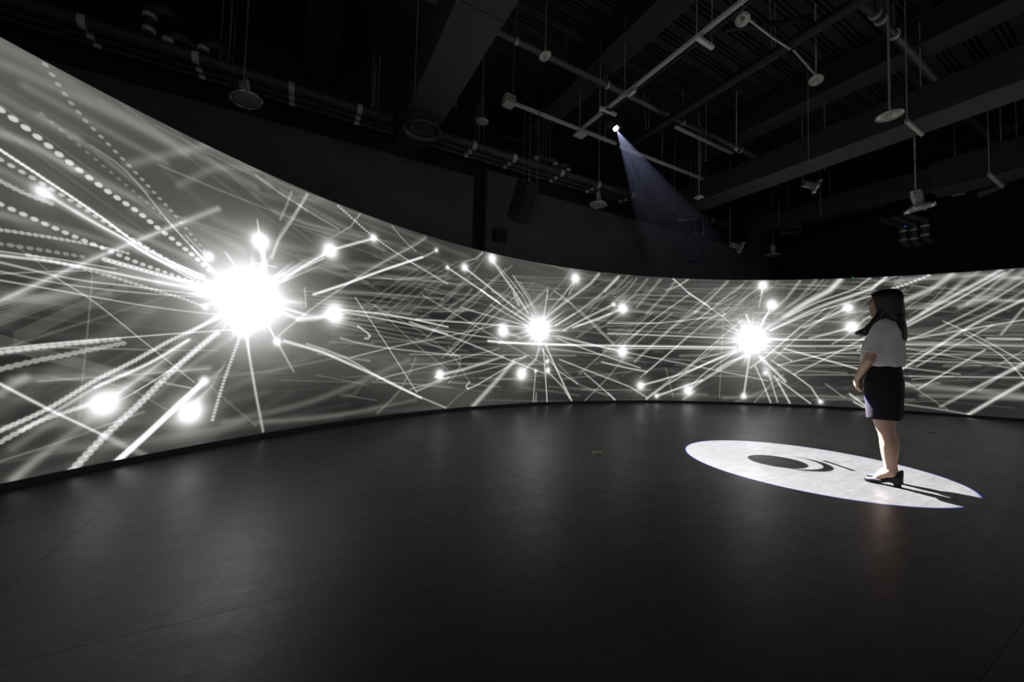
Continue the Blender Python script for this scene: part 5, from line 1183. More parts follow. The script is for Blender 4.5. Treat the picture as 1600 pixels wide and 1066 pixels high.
def screen_values(th, zz):
    """brightness of the projected picture at angles th (deg) and heights zz (m)"""
    U = np.radians(th) * SR
    V = zz
    nu, nv = len(U), len(V)
    img = np.zeros((nv, nu), np.float32)
    du = (U[-1] - U[0]) / (nu - 1); dv = (V[-1] - V[0]) / (nv - 1)
    def window(u0, u1, v0, v1):
        i0 = max(0, int((u0 - U[0]) / du)); i1 = min(nu, int((u1 - U[0]) / du) + 2)
        j0 = max(0, int((v0 - V[0]) / dv)); j1 = min(nv, int((v1 - V[0]) / dv) + 2)
        return (i0, i1, j0, j1) if i1 > i0 and j1 > j0 else None
    pix = max(du, dv)
    def line(pts, w, a, e, bow=False):
        sg = max(w * 0.32, pix * 0.5)
        a_ = min(1.0, w * 0.32 / sg)
        pad = 3.2 * sg
        w_ = window(min(p[0] for p in pts) - pad, max(p[0] for p in pts) + pad, min(p[1] for p in pts) - pad, max(p[1] for p in pts) + pad)
        if w_ is None: return
        i0, i1, j0, j1 = w_
        acc = np.zeros((j1 - j0, i1 - i0), np.float32)
        ln = [math.dist(pts[k], pts[k + 1]) for k in range(len(pts) - 1)]
        tot = sum(ln) or 1.0
        s0 = 0.0
        for k in range(len(pts) - 1):
            (ua, va), (ub, vb) = pts[k], pts[k + 1]
            q = window(min(ua, ub) - pad, max(ua, ub) + pad, min(va, vb) - pad, max(va, vb) + pad)
            if q is None or ln[k] < 1e-6: s0 += ln[k]; continue
            x = U[q[0]:q[1]][None, :]; y_ = V[q[2]:q[3]][:, None]
            dx, dy = (ub - ua) / ln[k], (vb - va) / ln[k]
            s = np.clip((x - ua) * dx + (y_ - va) * dy, 0, ln[k])
            d2 = (x - ua - s * dx) ** 2 + (y_ - va - s * dy) ** 2
            val = np.exp(-d2 / (2 * sg * sg)) * (a + (e - a) * (s0 + s) / tot)
            sub = acc[q[2] - j0:q[3] - j0, q[0] - i0:q[1] - i0]
            np.maximum(sub, val, out=sub)
            s0 += ln[k]
        img[j0:j1, i0:i1] += acc * a_
    def beads(pts, w, a, per):
        s_next = 0.0; s0 = 0.0
        r = w * 0.5
        for k in range(len(pts) - 1):
            L = math.dist(pts[k], pts[k + 1])
            while s_next <= s0 + L and L > 0:
                f = (s_next - s0) / L
                cu = pts[k][0] + (pts[k + 1][0] - pts[k][0]) * f; cv = pts[k][1] + (pts[k + 1][1] - pts[k][1]) * f
                q = window(cu - r * 1.6 - pix, cu + r * 1.6 + pix, cv - r * 1.6 - pix, cv + r * 1.6 + pix)
                if q:
                    x = U[q[0]:q[1]][None, :]; y_ = V[q[2]:q[3]][:, None]
                    d = np.sqrt(((x - cu) * 0.9) ** 2 + ((y_ - cv) * 1.15) ** 2)
                    soft = max(r * 0.35, pix * 0.7)
                    img[q[2]:q[3], q[0]:q[1]] += a * np.clip((r - d) / soft + 0.5, 0, 1)
                s_next += per
            s0 += L
    def blob(c, r, a):
        R = r * 4.2
        q = window(c[0] - R, c[0] + R, c[1] - R, c[1] + R)
        if not q: return
        x = U[q[0]:q[1]][None, :]; y_ = V[q[2]:q[3]][:, None]
        d = np.sqrt((x - c[0]) ** 2 + (y_ - c[1]) ** 2) / r
        img[q[2]:q[3], q[0]:q[1]] += a * (np.exp(-(d / 0.72) ** 2) + 0.16 * np.clip(np.exp(-d / 0.95) - math.exp(-4.2 / 0.95), 0, 1))
    k = math.radians(1) * SR
    # dim field of long soft horizontal trails
    rg = random.Random(11)
    u_lo, u_hi = -150 * k, 170 * k
    for i in range(700):
        uu = rg.uniform(u_lo, u_hi); vv = ZB + (ZT - ZB) * rg.random() ** 0.8
        ln = rg.uniform(0.8, 4.5); sl = rg.gauss(-0.02, 0.06)
        if rg.random() < 0.3: sl = rg.uniform(0.25, 0.6); ln *= 0.4
        if uu < -36 * k and vv > 1.7: sl = rg.uniform(-0.5, -0.15)
        hot = 1.0 if vv > 1.2 else 0.55
        w = rg.choice((0.012, 0.02, 0.035, 0.06, 0.09))
        a = rg.uniform(0.02, 0.09) * hot * (1.3 if w < 0.03 else 0.8)
        bend = rg.uniform(-0.12, 0.12)
        p = [(uu - ln / 2, vv - sl * ln / 2), (uu, vv + bend * 0.5), (uu + ln / 2, vv + sl * ln / 2 - bend)]
        line(p, w, a, a * rg.uniform(0.1, 1.0))
    # unseen rest of the picture: invented trails and starbursts, brightened to light the room
    rg = random.Random(5)
    for (lo, hi) in ((-150, -53), (69, 170)):
        for i in range(190):
            uu = rg.uniform(lo * k, hi * k - 2.4); vv = rg.uniform(0.2, 2.8); ln = rg.uniform(0.4, 2.2); an = rg.uniform(-0.7, 0.7)
            line([(uu, vv), (uu + ln * math.cos(an), vv + ln * math.sin(an))], rg.uniform(0.03, 0.1), rg.uniform(0.3, 0.9), rg.uniform(0.2, 0.7))
        for i in range(3):
            c = (lo * k + (hi - lo) * k * (0.15 + 0.28 * i), rg.uniform(1.2, 1.8))
            blob(c, 0.34, 3.0); blob(c, 0.8, 0.95); blob(c, 1.2, 0.2)
    for row in STROKES.strip().splitlines():
        q = row.split()
        kind = q[0]; w, a, e = map(float, q[1:4]); fl = list(map(float, q[4:]))
        pts = [(fl[i] * k, fl[i + 1]) for i in range(0, len(fl), 2)]
        if kind == 'L': line(pts, w, a, e)
        elif kind == 'D': beads(pts, w, a, e)
        else: blob(pts[0], w, a)
    # dark grey of the projected field, paler towards the top
    h = (V[:, None] - ZB) / (ZT - ZB)
    base = 0.020 + 0.026 * np.clip(h, 0, 1) ** 2 + 0 * U[None, :]
    # very soft drifting patches
    rg = np.random.RandomState(3)
    for i in range(26):
        fu, fv, ph, am = rg.uniform(0.15, 1.6), rg.uniform(0.8, 4.5), rg.uniform(0, 6.28), rg.uniform(0.06, 0.16)
        base = base * (1 + am * np.sin(fu * U[None, :] + fv * V[:, None] + ph))
    lf = np.clip((-38 * k - U[None, :]) / (10 * k), 0, 1)
    base = base + lf * 0.085 * np.clip(h * 1.6 - 0.75, 0, 1)
    img = img + base.astype(np.float32)
    # projector white clips
    return np.minimum(img, 0.9) + np.maximum(img - 0.9, 0) * 0.8

def grid_patch(t0, t1, nu, nv, vals=None):
    th = np.linspace(t0, t1, nu); zz = np.linspace(ZB, ZT, nv)
    a = np.radians(th)
    x = SC[0] + SR * np.sin(a); yv = SC[1] + SR * np.cos(a)
    co = np.zeros((nv, nu, 3), np.float32)
    co[:, :, 0] = x[None, :]; co[:, :, 1] = yv[None, :]; co[:, :, 2] = zz[:, None]
    return co.reshape(-1, 3), screen_values(th, zz).reshape(-1), nu, nv

def build_screen():
    patches = [(-150, -51.6, 300, 60), (-51.6, -42.2, 290, 560), (-42.2, -22, 430, 420), (-22, 68.2, 1080, 236), (68.2, 170, 300, 60)]
    cos = []; vals = []; quads = []; off = 0
    for t0, t1, nu, nv in patches:
        co, va, nu, nv = grid_patch(t0, t1, nu, nv)
        idx = np.arange(nu * nv, dtype=np.int32).reshape(nv, nu) + off
        q = np.stack([idx[:-1, 1:], idx[:-1, :-1], idx[1:, :-1], idx[1:, 1:]], -1).reshape(-1, 4)
        cos.append(co); vals.append(va); quads.append(q); off += nu * nv
    co = np.concatenate(cos); va = np.concatenate(vals); q = np.concatenate(quads)
    me = bpy.data.meshes.new('projection_surface')
    me.vertices.add(len(co)); me.vertices.foreach_set('co', co.ravel())
    me.loops.add(q.size); me.loops.foreach_set('vertex_index', q.ravel())
    me.polygons.add(len(q)); me.polygons.foreach_set('loop_start', np.arange(len(q), dtype=np.int32) * 4)
    me.polygons.foreach_set('use_smooth', np.ones(len(q), dtype=bool))
    me.update(calc_edges=True)
    at = me.attributes.new('picture', 'FLOAT', 'POINT')
    at.data.foreach_set('value', va.astype(np.float32))
    m_ = bpy.data.materials.new('projected_picture')
    m_.use_nodes = True
    t = NT(m_.node_tree)
    bs = m_.node_tree.nodes['Principled BSDF']
    bs.inputs['Base Color'].default_value = (0.10, 0.10, 0.098, 1)
    bs.inputs['Roughness'].default_value = 0.9
    bs.inputs['Specular IOR Level'].default_value = 0.1
    an = t.node('ShaderNodeAttribute', attribute_name='picture')
    tint = t.ramp(an.outputs['Fac'], [(0.0, (0.98, 0.985, 0.90)), (0.35, (0.985, 0.985, 0.95)), (1.0, (1, 1, 1))])
    t.l.new(tint, bs.inputs['Emission Color'])
    t.l.new(t.m('MULTIPLY', an.outputs['Fac'], SCREEN_GAIN), bs.inputs['Emission Strength'])
    m_.cycles.emission_sampling = 'NONE'
    root = empty('curved_projection_screen', (SC[0], SC[1], 0), 0, 'tall curved white screen glowing with starbursts and light trails round the room', 'screen')
    inv = Matrix.Translation((-SC[0], -SC[1], 0))
    o = link_mesh('projection_surface', me, m_, root); o.matrix_parent_inverse = inv
    o['label'] = 'grey picture of white starbursts and streaks'
    # black backing with top return, and black plinth below
    def ringwall(r0, r1, z0, z1, name, m):
        n = 220; v = []; f = []
        for i in range(n + 1):
            a = math.radians(-150 + 320 * i / n)
            for r, z in ((r0, z0), (r1, z0), (r1, z1), (r0, z1)):
                v.append((SC[0] + r * math.sin(a), SC[1] + r * math.cos(a), z))
        for i in range(n):
            b = i * 4
            for e in range(4):
                f.append((b + e, b + (e + 1) % 4, b + 4 + (e + 1) % 4, b + 4 + e))
        f += [(3, 2, 1, 0), (n * 4, n * 4 + 1, n * 4 + 2, n * 4 + 3)]
        p = MB().add(v, f).build(name, m, root); p.matrix_parent_inverse = inv
        return p
    ringwall(SR + 0.004, SR + 0.09, 0.0, ZT, 'backing', M['black'])
    ringwall(SR - 0.006, SR + 0.004, 0.0, ZB - 0.001, 'plinth_strip', M['black'])
build_screen()

# ---------------------------------------------------------------- air ducts
def at(root, o):
    o.matrix_parent_inverse = Matrix.Translation(-root.location)
    return o

def duct(name, x0, x1, z0, z1, cuts, label, dif, dif_r, sections=None):
    root = empty(name, ((x0 + x1) / 2, cuts[-1], z1), 0, label, 'air duct')
    for i in range(len(cuts) - 1):
        a, b = cuts[i], cuts[i + 1]
        xa, xb, za, zb = (sections[i] if sections else (x0, x1, z0, z1))
        at(root, MB().box(xa, xb, a + 0.003, b - 0.003, za, zb, 0.012).build('duct_section', M['duct'], root))
        if i:
            at(root, MB().box(xa - 0.006, xb + 0.006, a - 0.006, a + 0.006, za - 0.006, zb + 0.006).build('joint_flange', M['ductedge'], root))
    dx, dy = dif
    zb = z0
    d = MB().lathe([(dif_r * 0.80, 0.02), (dif_r * 0.80, -0.07), (dif_r * 0.92, -0.10), (dif_r, -0.14), (dif_r * 1.0, -0.16), (dif_r * 0.93, -0.155), (dif_r * 0.86, -0.115), (dif_r * 0.76, -0.06)], 32, (dx, dy, zb)).build('diffuser_ring', M['ductedge'], root)
    at(root, d)
    c = MB().lathe([(0.001, -0.085), (dif_r * 0.35, -0.09), (dif_r * 0.60, -0.105), (dif_r * 0.70, -0.125), (dif_r * 0.69, -0.10), (dif_r * 0.40, -0.07), (0.001, -0.065)], 28, (dx, dy, zb)).build('diffuser_cone', M['duct'], d)
    return root
ductL = duct('air_duct', 1.21, 1.75, 4.5, 5.06, [-6.0, -3.5, -1.0, 1.3, 3.50, 5.05, 6.50],
     'black rectangular air duct with round diffuser nearest the large left starburst', (1.476, 5.63), 0.28)
ductR = duct('air_duct', 7.53, 8.08, 4.5, 4.95, [-6.0, -3.4, -1.0, 0.9, 2.42, 4.12, 5.4, 6.62],
     'long black air duct crossing the upper right, lit underside with round diffuser', (7.80, 5.75), 0.26)
ductF = duct('air_duct', 10.67, 11.1, 4.5, 4.9, [-6.0, -2.0, 0.2, 1.35, 2.5, 3.3, 4.5, 5.8],
     'farthest black air duct stepping along the right wall with shallow round diffuser', (10.76, 4.97), 0.25,
     [(10.6, 11.3, 4.42, 4.98), (10.6, 11.3, 4.42, 4.98), (10.6, 11.3, 4.42, 4.98), (10.64, 11.22, 4.42, 4.98), (10.72, 11.05, 4.52, 4.94), (10.67, 11.1, 4.5, 4.92), (10.67, 11.1, 4.5, 4.9)])
# low collar under the near end of the left duct
at(ductL, MB().box(1.23, 1.64, 6.18, 6.50, 4.42, 4.505, 0.01).build('end_collar', M['duct'], ductL))
# hanging rods of the ducts
for root, x0, x1, zt, yy in ((ductL, 1.19, 1.77, 5.06, (5.0, 2.6)), (ductR, 7.51, 8.10, 4.95, (5.9, 3.2)), (ductF, 10.65, 11.12, 4.92, (5.2, 4.3))):
    for y in yy:
        for x in (x0, x1):
            at(root, MB().tube([(x, y, 4.47), (x, y, ZC)], 0.006, 6).build('hanger_rod', M['rod'], root))
# trapeze bars under the right and far ducts
for root, xa, xb, y, z in ((ductR, 7.38, 8.02, 1.95, 4.47), (ductF, 10.42, 11.36, 1.73, 4.40)):
    at(root, MB().box(xa, xb, y - 0.022, y + 0.022, z - 0.02, z + 0.022).build('trapeze_bar', M['rod'], root))
    for x in (xa + 0.03, xb - 0.03):
        at(root, MB().tube([(x, y, z - 0.05), (x, y, ZC)], 0.008, 6).build('hanger_rod', M['rod'], root))

# ---------------------------------------------------------------- pipe bundle along the back wall
TAPES = (-2.625, -1.48, -0.292, 0.719, 2.842, 3.75, 4.969, 6.05, 7.167, 9.3, 10.4)
WORDS = ('thick front pipe of the bundle high along the back wall', 'middle pipe of the bundle high along the back wall', 'thin rear pipe of the bundle high along the back wall')
for k, (yy, r) in enumerate(((6.9, 0.085), (7.13, 0.06), (7.32, 0.045))):
    root = empty('ceiling_pipe', (X0, yy, 5.15), 0, 'black ' + WORDS[k] + ', banded with white tape', 'pipe', 'pipes along the back wall')
    at(root, MB().tube([(X0, yy, 5.15), (11.2 if k == 0 else 9.0, yy, 5.15)], r, 16).build('pipe_run', M['pipe'], root))
    for x in TAPES:
        if k and x > 8.9: continue
        at(root, MB().tube([(x - 0.04, yy, 5.15), (x + 0.04, yy, 5.15)], r + 0.004, 16).build('tape_band', M['tape'], root))
    for x in (-1.16, 0.96, 3.0, 4.6, 7.55, 9.85):
        if k and x > 8.9: continue
        for dx in ((-0.05, 0.05) if k == 0 else (0.02 * k,)):
            at(root, MB().tube([(x + dx, yy, 5.15 + r), (x + dx, yy, ZC)], 0.0065, 6).build('hanger_rod', M['rod'], root))
        at(root, MB().tube([(x - 0.03, yy, 5.15), (x + 0.03, yy, 5.15)], r + 0.012, 14).build('pipe_clamp', M['dullpipe'], root))

# gooseneck risers with white bands standing on the pipes
def goose(x, y, z, h, r, label, group, flip=1, z_up=True):
    root = empty('gooseneck_pipe', (x, y, z), 0, label, 'pipe', group)
    pts = [(0, 0, 0), (0, 0, h)]
    R = r * 1.9
    for i in range(1, 9):
        a = PI * i / 9
        pts.append((flip * (R - R * math.cos(a)), 0.15 * (R - R * math.cos(a)), h + R * math.sin(a)))
    MB().tube(pts, r, 14).build('pipe_bend', M['pipe'], root)
    for zz in ((h * 0.25, h * 0.92) if h > 0.15 else (h * 0.9,)):
        MB().tube([(0, 0, zz - 0.03), (0, 0, zz + 0.03)], r + 0.004, 14).build('tape_band', M['tape'], root)
    e = Vector(pts[-1])
    MB().tube([e + Vector((0, 0, 0.03)), e - Vector((0, 0, 0.03))], r + 0.012, 14).build('end_collar', M['dullpipe'], root)
    return root
goose(-2.0, 6.9, 5.236, 0.30, 0.075, 'tall gooseneck pipe end with two white bands above the far left pipes', 'gooseneck pipe ends')
goose(-1.80, 6.9, 5.236, 0.02, 0.066, 'short gooseneck pipe end just peeping over the left pipe bundle', 'gooseneck pipe ends')
goose(-1.41, 6.9, 5.236, 0.07, 0.068, 'gooseneck pipe end right of the short one at upper left', 'gooseneck pipe ends')
goose(4.30, 6.9, 5.236, 0.06, 0.045, 'leftmost dark gooseneck pipe end behind the pipes above the hanging loudspeaker', 'gooseneck pipe ends')
goose(4.81, 6.9, 5.236, 0.07, 0.052, 'middle gooseneck pipe end with pale band above the second starburst', 'gooseneck pipe ends', -1)
goose(5.16, 6.9, 5.236, 0.02, 0.052, 'rightmost low gooseneck pipe end above the second starburst', 'gooseneck pipe ends', -1)

# three banded pipe drops on the right wall
for k, (y, z) in enumerate(((3.53, 4.22), (3.34, 4.20), (3.15, 4.24))):
    w = ('left', 'middle', 'right')[k]
    root = empty('pipe_drop', (13.0, y, z), 0, 'black pipe drop with two white bands under the far duct, %s of three' % w, 'pipe', 'banded pipe drops')
    pts = [(-0.55, 0.25, 0.42), (-0.3, 0.12, 0.33), (-0.06, 0.0, 0.27), (0, 0, 0.18), (0, 0, -0.14), (0.02, -0.02, -0.20), (0.09, -0.05, -0.235)]
    MB().tube(pts, 0.078, 14).build('pipe_run', M['pipe'], root)
    for zz in (0.13, -0.09):
        MB().tube([(0, 0, zz - 0.025), (0, 0, zz + 0.025)], 0.083, 14).build('tape_band', M['tape'], root)
    MB().tube([(0.085, -0.048, -0.232), (0.10, -0.055, -0.24)], 0.083, 14).build('end_ring', M['dullpipe'], root)
    MB().tube([(0.09, -0.05, -0.235), (0.9, -0.05, -0.25)], 0.05, 10).build('wall_stub', M['pipe'], root)
ld = empty('indicator_lamp', (12.93, 3.47, 4.47), 0, 'tiny blue indicator lamp above the banded pipe drops', 'lamp')
MB().lathe([(0.001, 0.03), (0.03, 0.022), (0.035, 0), (0.03, -0.03), (0.001, -0.035)], 12).build('blue_lens', emit('blue_indicator', (0.08, 0.2, 1.0), 0.35), ld)
MB().box(0.02, 0.97, -0.02, 0.02, -0.02, 0.02).build('arm', M['black'], ld)

# ---------------------------------------------------------------- other overhead pipes
root = empty('overhead_pipe', (0, 4.75, 5.62), 0, 'grey sprinkler main running across the ceiling behind the strut rails', 'pipe')
at(root, MB().tube([(X0, 4.77, 5.62), (9.4, 4.77, 5.62)], 0.055, 14).build('pipe_run', M['dullpipe'], root))
for x in (2.58, 4.35, 6.3, 8.2):
    at(root, MB().tube([(x, 4.77, 5.62), (x, 4.77, ZC)], 0.006, 6).build('hanger_rod', M['rod'], root))
    at(root, MB().tube([(x - 0.02, 4.77, 5.62), (x + 0.02, 4.77, 5.62)], 0.065, 12).build('pipe_clamp', M['rod'], root))
root = empty('overhead_pipe', (3.3, 4.62, 5.70), 0, 'thin dark conduit beside the sprinkler main above the strut rails', 'pipe')
at(root, MB().tube([(3.38, 4.93, 5.78), (8.1, 4.93, 5.78)], 0.022, 8).build('conduit', M['dullpipe'], root))
for x in (3.6, 5.2, 7.0):
    at(root, MB().tube([(x, 4.93, 5.78), (x, 4.93, ZC)], 0.005, 6).build('hanger_rod', M['rod'], root))
root = empty('overhead_pipe', (5.81, 2, 5.45), 0, 'thick black pipe running away from the viewer past the round sprinkler plates', 'pipe')
at(root, MB().tube([(5.81, -5, 5.45), (5.81, Y1, 5.45)], 0.075, 16).build('pipe_run', M['cable'], root))
for y in (5.2, 2.9, -1):
    at(root, MB().tube([(5.78, y, 5.45), (5.70, y, ZC)], 0.007, 6).build('hanger_rod', M['rod'], root))
    at(root, MB().tube([(5.84, y, 5.45), (5.86, y, ZC)], 0.007, 6).build('hanger_rod', M['rod'], root))
root = empty('overhead_pipe', (6, 2.03, 5.75), 0, 'pale metal pipe with clamps at the top right, above the long duct', 'pipe')
at(root, MB().tube([(5.9, 2.03, 5.75), (X1, 2.03, 5.75)], 0.05, 16).build('pipe_run', M['dullpipe'], root))
at(root, MB().tube([(5.9, 2.03, 5.75), (6.45, 2.03, 5.75)], 0.075, 16).build('insulated_end', M['dullpipe'], root))
for x in (6.62, 6.80, 7.27):
    at(root, MB().tube([(x - 0.02, 2.03, 5.75), (x + 0.02, 2.03, 5.75)], 0.072, 16).build('pipe_clamp', M['steel'], root))
for x in (6.7, 7.27, 10.5):
    at(root, MB().tube([(x, 2.03, 5.78), (x, 2.03, ZC)], 0.007, 6).build('hanger_rod', M['rod'], root))
# black hose slung between the rail and the thick pipe
root = MB().tube([(4.92, 3.08, 5.56), (5.19, 2.94, 5.61), (5.51, 2.78, 5.67), (5.78, 2.60, 5.72), (5.93, 2.49, 5.745), (5.95, 2.48, 5.66), (5.86, 2.54, 5.52)], 0.035, 10).build('black_hose', M['cable'])
tag(root, 'thick black hose slung across the strut rail near the top right', 'hose')

# ---------------------------------------------------------------- strut rails
def channel(mb, p, q, w=0.041):
    """open-bottomed strut channel from p to q"""
    p = Vector(p); q = Vector(q); t = (q - p).normalized(); s = t.cross(Vector((0, 0, 1))).normalized(); L = (q - p).length / 2; c = (p + q) / 2
    h = w / 2
    mb.obox(c + Vector((0, 0, h)), t, s, (0, 0, 1), L, h, 0.003)
    for g in (-1, 1):
        mb.obox(c + s * (g * h), t, s, (0, 0, 1), L, 0.003, h)
        mb.obox(c + s * (g * h * 0.75) - Vector((0, 0, h)), t, s, (0, 0, 1), L, h * 0.25, 0.003)
    return mb
ZR = 5.0
def rail(label, p, q, rods, loc=None):
    root = empty('strut_rail', p, 0, label, 'rail', 'strut rails')
    at(root, channel(MB(), p, q).build('channel', M['steel'], root))
    for (x, y) in rods:
        at(root, MB().tube([(x, y, ZR - 0.05), (x, y, ZC)], 0.0065, 6).build('hanger_rod', M['rod'], root))
        at(root, MB().tube([(x, y, ZR - 0.045), (x, y, ZR - 0.03)], 0.014, 6).build('hanger_nut', M['steel'], root))
    return root
r1 = rail('pale strut rail left of the bright projector, ending in a junction box', (2.76, 5.2, ZR), (4.98, 5.2, ZR), ((2.78, 5.2), (4.16, 5.24), (4.72, 5.2)))
at(r1, MB().box(2.62, 2.80, 5.12, 5.28, ZR - 0.07, ZR + 0.08, 0.01).build('junction_box', M['disc'], r1))
at(r1, MB().box(4.08, 4.28, 5.13, 5.33, ZR - 0.07, ZR - 0.045).build('cross_plate', M['rod'], r1))
rail('short pale strut rail right of the projector beam', (5.12, 5.23, ZR), (7.62, 5.23, ZR), ((6.28, 5.23), (7.52, 5.23)))
r2 = rail('long pale strut rail running from the top edge down to the projector', (4.17, -1.0, ZR + 0.045), (4.19, 5.2, ZR + 0.045), ((4.12, 2.93), (4.42, 2.93), (4.14, 4.15), (4.05, 4.6)))
for y, xa, xb in ((2.93, 4.10, 4.44), (4.56, 4.02, 4.36)):
    at(r2, MB().box(xa, xb, y - 0.025, y + 0.025, ZR - 0.035, ZR + 0.005).build('cross_bracket', M['steel'], r2))
at(r2, MB().box(4.15, 4.21, 3.98, 4.12, ZR - 0.04, ZR + 0.015).build('splice_plate', M['disc'], r2))
at(r2, MB().tube([(4.26, -1, ZR + 0.03), (4.26, 2.6, ZR + 0.03), (4.25, 5.1, ZR + 0.03)], 0.016, 8).build('power_cable', M['cable'], r2))
r3 = rail('dark strut rail low on the far ceiling toward the right duct', (5.95, 4.66, ZR + 0.35), (7.72, 4.66, ZR + 0.35), ((6.85, 4.66),))

# ---------------------------------------------------------------- projector hanging from the rail
pj = empty('hanging_projector', PROJ, 0, 'small black projector with a blazing lens hanging from the strut rail', 'projector')
d = (Vector((DISC[0], DISC[1], 0)) - PROJ).normalized()
sx = d.cross(Vector((0, 0, 1))).normalized(); up = sx.cross(d)
MB().obox(-d * 0.24, d, sx, up, 0.17, 0.14, 0.055).build('body', M['black'], pj)
MB().tube([-d * 0.08, -d * 0.012], [0.045, 0.05], 20, caps=False).build('lens_barrel', M['black'], pj)
ln = MB().tube([-d * 0.045, -d * 0.035], 0.036, 20).build('glowing_lens', emit('projector_lens_light', (1.0, 0.97, 0.93), 60.0), pj)
MB().tube([-d * 0.24 + up * 0.05, (-0.23, -0.03, 0.27)], 0.012, 8).build('mount_arm', M['black'], pj)
MB().box(-0.29, -0.19, -0.08, 0.02, 0.18, 0.215).build('mount_clamp', M['black'], pj)
MB().tube([-d * 0.40, (-0.18, 0.36, 0.30), (-0.2, 0.45, 0.235)], 0.007, 6).build('power_lead', M['cable'], pj)

# ---------------------------------------------------------------- round sprinkler plates on rods
def plate(p, r, label, tilt=0.0, az=0.0, branch=None):
    root = empty('sprinkler_plate', p, 0, label, 'sprinkler', 'sprinkler heads with round plates')
    R_ = Matrix.Rotation(az, 3, 'Z') @ Matrix.Rotation(tilt, 3, 'Y')
    MB().lathe([(0.02, 0.014), (r, 0.006), (r, -0.006), (r * 0.55, -0.012), (0.022, -0.010), (0.02, 0.014)], 28, rot=R_).build('round_plate', M['disc'], root)
    MB().lathe([(0.018, 0.05), (0.024, 0.02), (0.02, -0.02), (0.012, -0.045), (0.02, -0.05), (0.001, -0.055)], 14, rot=R_).build('sprinkler_head', M['steel'], root)
    MB().tube([(0, 0, 0.02), (0, 0, ZC - p[2])], 0.013, 8).build('drop_pipe', M['rod'], root)
    if branch:
        MB().tube([(0, 0, 0.06)] + [tuple(Vector(b) - Vector(p)) for b in branch], 0.014, 8).build('branch_pipe', M['rod'], root)
    return root
plate((2.626, 6.041, 5.10), 0.115, 'pale round sprinkler plate on a rod right of the left duct diffuser')
plate((2.84, 4.38, 5.22), 0.09, 'pale round sprinkler plate under the sprinkler main, nearest the left duct', 0.25, 2.2)
plate((4.64, 2.67, 5.25), 0.085, 'pale tilted sprinkler plate beside the long strut rail at the top', 0.5, 0.4, ((5.35, 2.68, 5.33), (5.8, 2.68, 5.37)))
plate((6.37, 2.612, 5.10), 0.09, 'pale sprinkler plate right of the thick black pipe, at the end of a slanting branch', 0.35, 0.2, ((5.84, 2.66, 5.36),))
plate((6.82, 1.963, 4.36), 0.145, 'largest pale sprinkler plate hanging beside the long right duct')
plate((7.20, 4.257, 5.10), 0.05, 'small pale sprinkler plate on the dark rail right of the beam')
plate((7.30, 5.12, 4.48), 0.10, 'pale sprinkler plate just above the diffuser of the long right duct')

# ---------------------------------------------------------------- hanging high-bay lamps on chains
def lamp(p, label, tilt=0.0, az=0.0, r=0.18, chain=True, ztop=None):
    root = empty('high_bay_lamp', p, 0, label, 'lamp', 'hanging high-bay lamps')
    R_ = Matrix.Rotation(az, 3, 'Z') @ Matrix.Rotation(tilt, 3, 'Y')
    tr = lambda v: R_ @ Vector(v)
    MB().lathe([(0.03, 0.10), (0.055, 0.075), (0.10, 0.055), (r * 0.9, 0.022), (r, 0.006), (r * 1.02, -0.006), (r, -0.022), (r * 0.93, -0.024), (r * 0.90, -0.012)], 32, rot=R_).build('reflector', M['chrome'], root)
    MB().lathe([(0.001, -0.022), (r * 0.6, -0.021), (r * 0.91, -0.014), (r * 0.91, -0.006), (0.001, -0.006)], 32, rot=R_).build('lens', M['lens'], root)
    for k in range(4):
        a = k * PI / 2 + 0.5
        c = tr((math.cos(a) * r * 1.0, math.sin(a) * r * 1.0, -0.006))
        MB().obox(c, tr((math.cos(a), math.sin(a), 0)), tr((-math.sin(a), math.cos(a), 0)), tr((0, 0, 1)), 0.012, 0.014, 0.024).build('rim_clip', M['steel'], root)
    b = tr((0, 0, 0.17))
    MB().obox(b, tr((1, 0, 0)), tr((0, 1, 0)), tr((0, 0, 1)), 0.05, 0.042, 0.06).build('driver_box', M['rod'], root)
    mb = MB()
    for s in (-1, 1):
        mb.obox(tr((s * 0.056, 0, 0.16)), tr((1, 0, 0)), tr((0, 1, 0)), tr((0, 0, 1)), 0.003, 0.02, 0.10)
    mb.obox(tr((0, 0, 0.262)), tr((1, 0, 0)), tr((0, 1, 0)), tr((0, 0, 1)), 0.06, 0.02, 0.004)
    mb.build('yoke', M['steel'], root)
    top = tr((0, 0, 0.265))
    zt = (ZC if ztop is None else ztop) - p[2]
    if chain:
        mb = MB(); n = int((zt - top.z) / 0.034)
        for i in range(n):
            c = Vector((top.x, top.y, top.z + 0.017 + i * 0.034 + 0.002))
            ax = Vector((1, 0, 0)) if i % 2 else Vector((0, 1, 0))
            loop = [c + ax * (0.009 * math.cos(2 * PI * j / 8)) + Vector((0, 0, 0.022 * math.sin(2 * PI * j / 8))) for j in range(9)]
            mb.tube(loop, 0.0032, 4, caps=False)
        mb.build('chain', M['steel'], root)
    else:
        MB().tube([top, (top.x, top.y, zt)], 0.008, 8).build('drop_rod', M['rod'], root)
    return root
lamp((-0.80, 6.336, 4.449), 'chain-hung high-bay lamp at upper left, its dark lens tipped to the viewer', 0.18, 2.6, 0.185)
lamp((5.593, 6.346, 4.38), 'chain-hung high-bay lamp above the second starburst, seen from below', 0.06, 0.6, 0.175)
lamp((7.95, 1.976, 3.344), 'chain-hung high-bay lamp above the standing woman, under the long duct', -0.20, -0.6, 0.16, True, 4.45)
lamp((11.244, 5.639, 3.97), 'far high-bay lamp on a straight rod over the third starburst', 0.0, 0.0, 0.17, False)
lamp((9.301, 3.819, 4.70), 'high-bay lamp tipped nearly on edge between the long duct and far duct', 1.15, 2.2, 0.16)
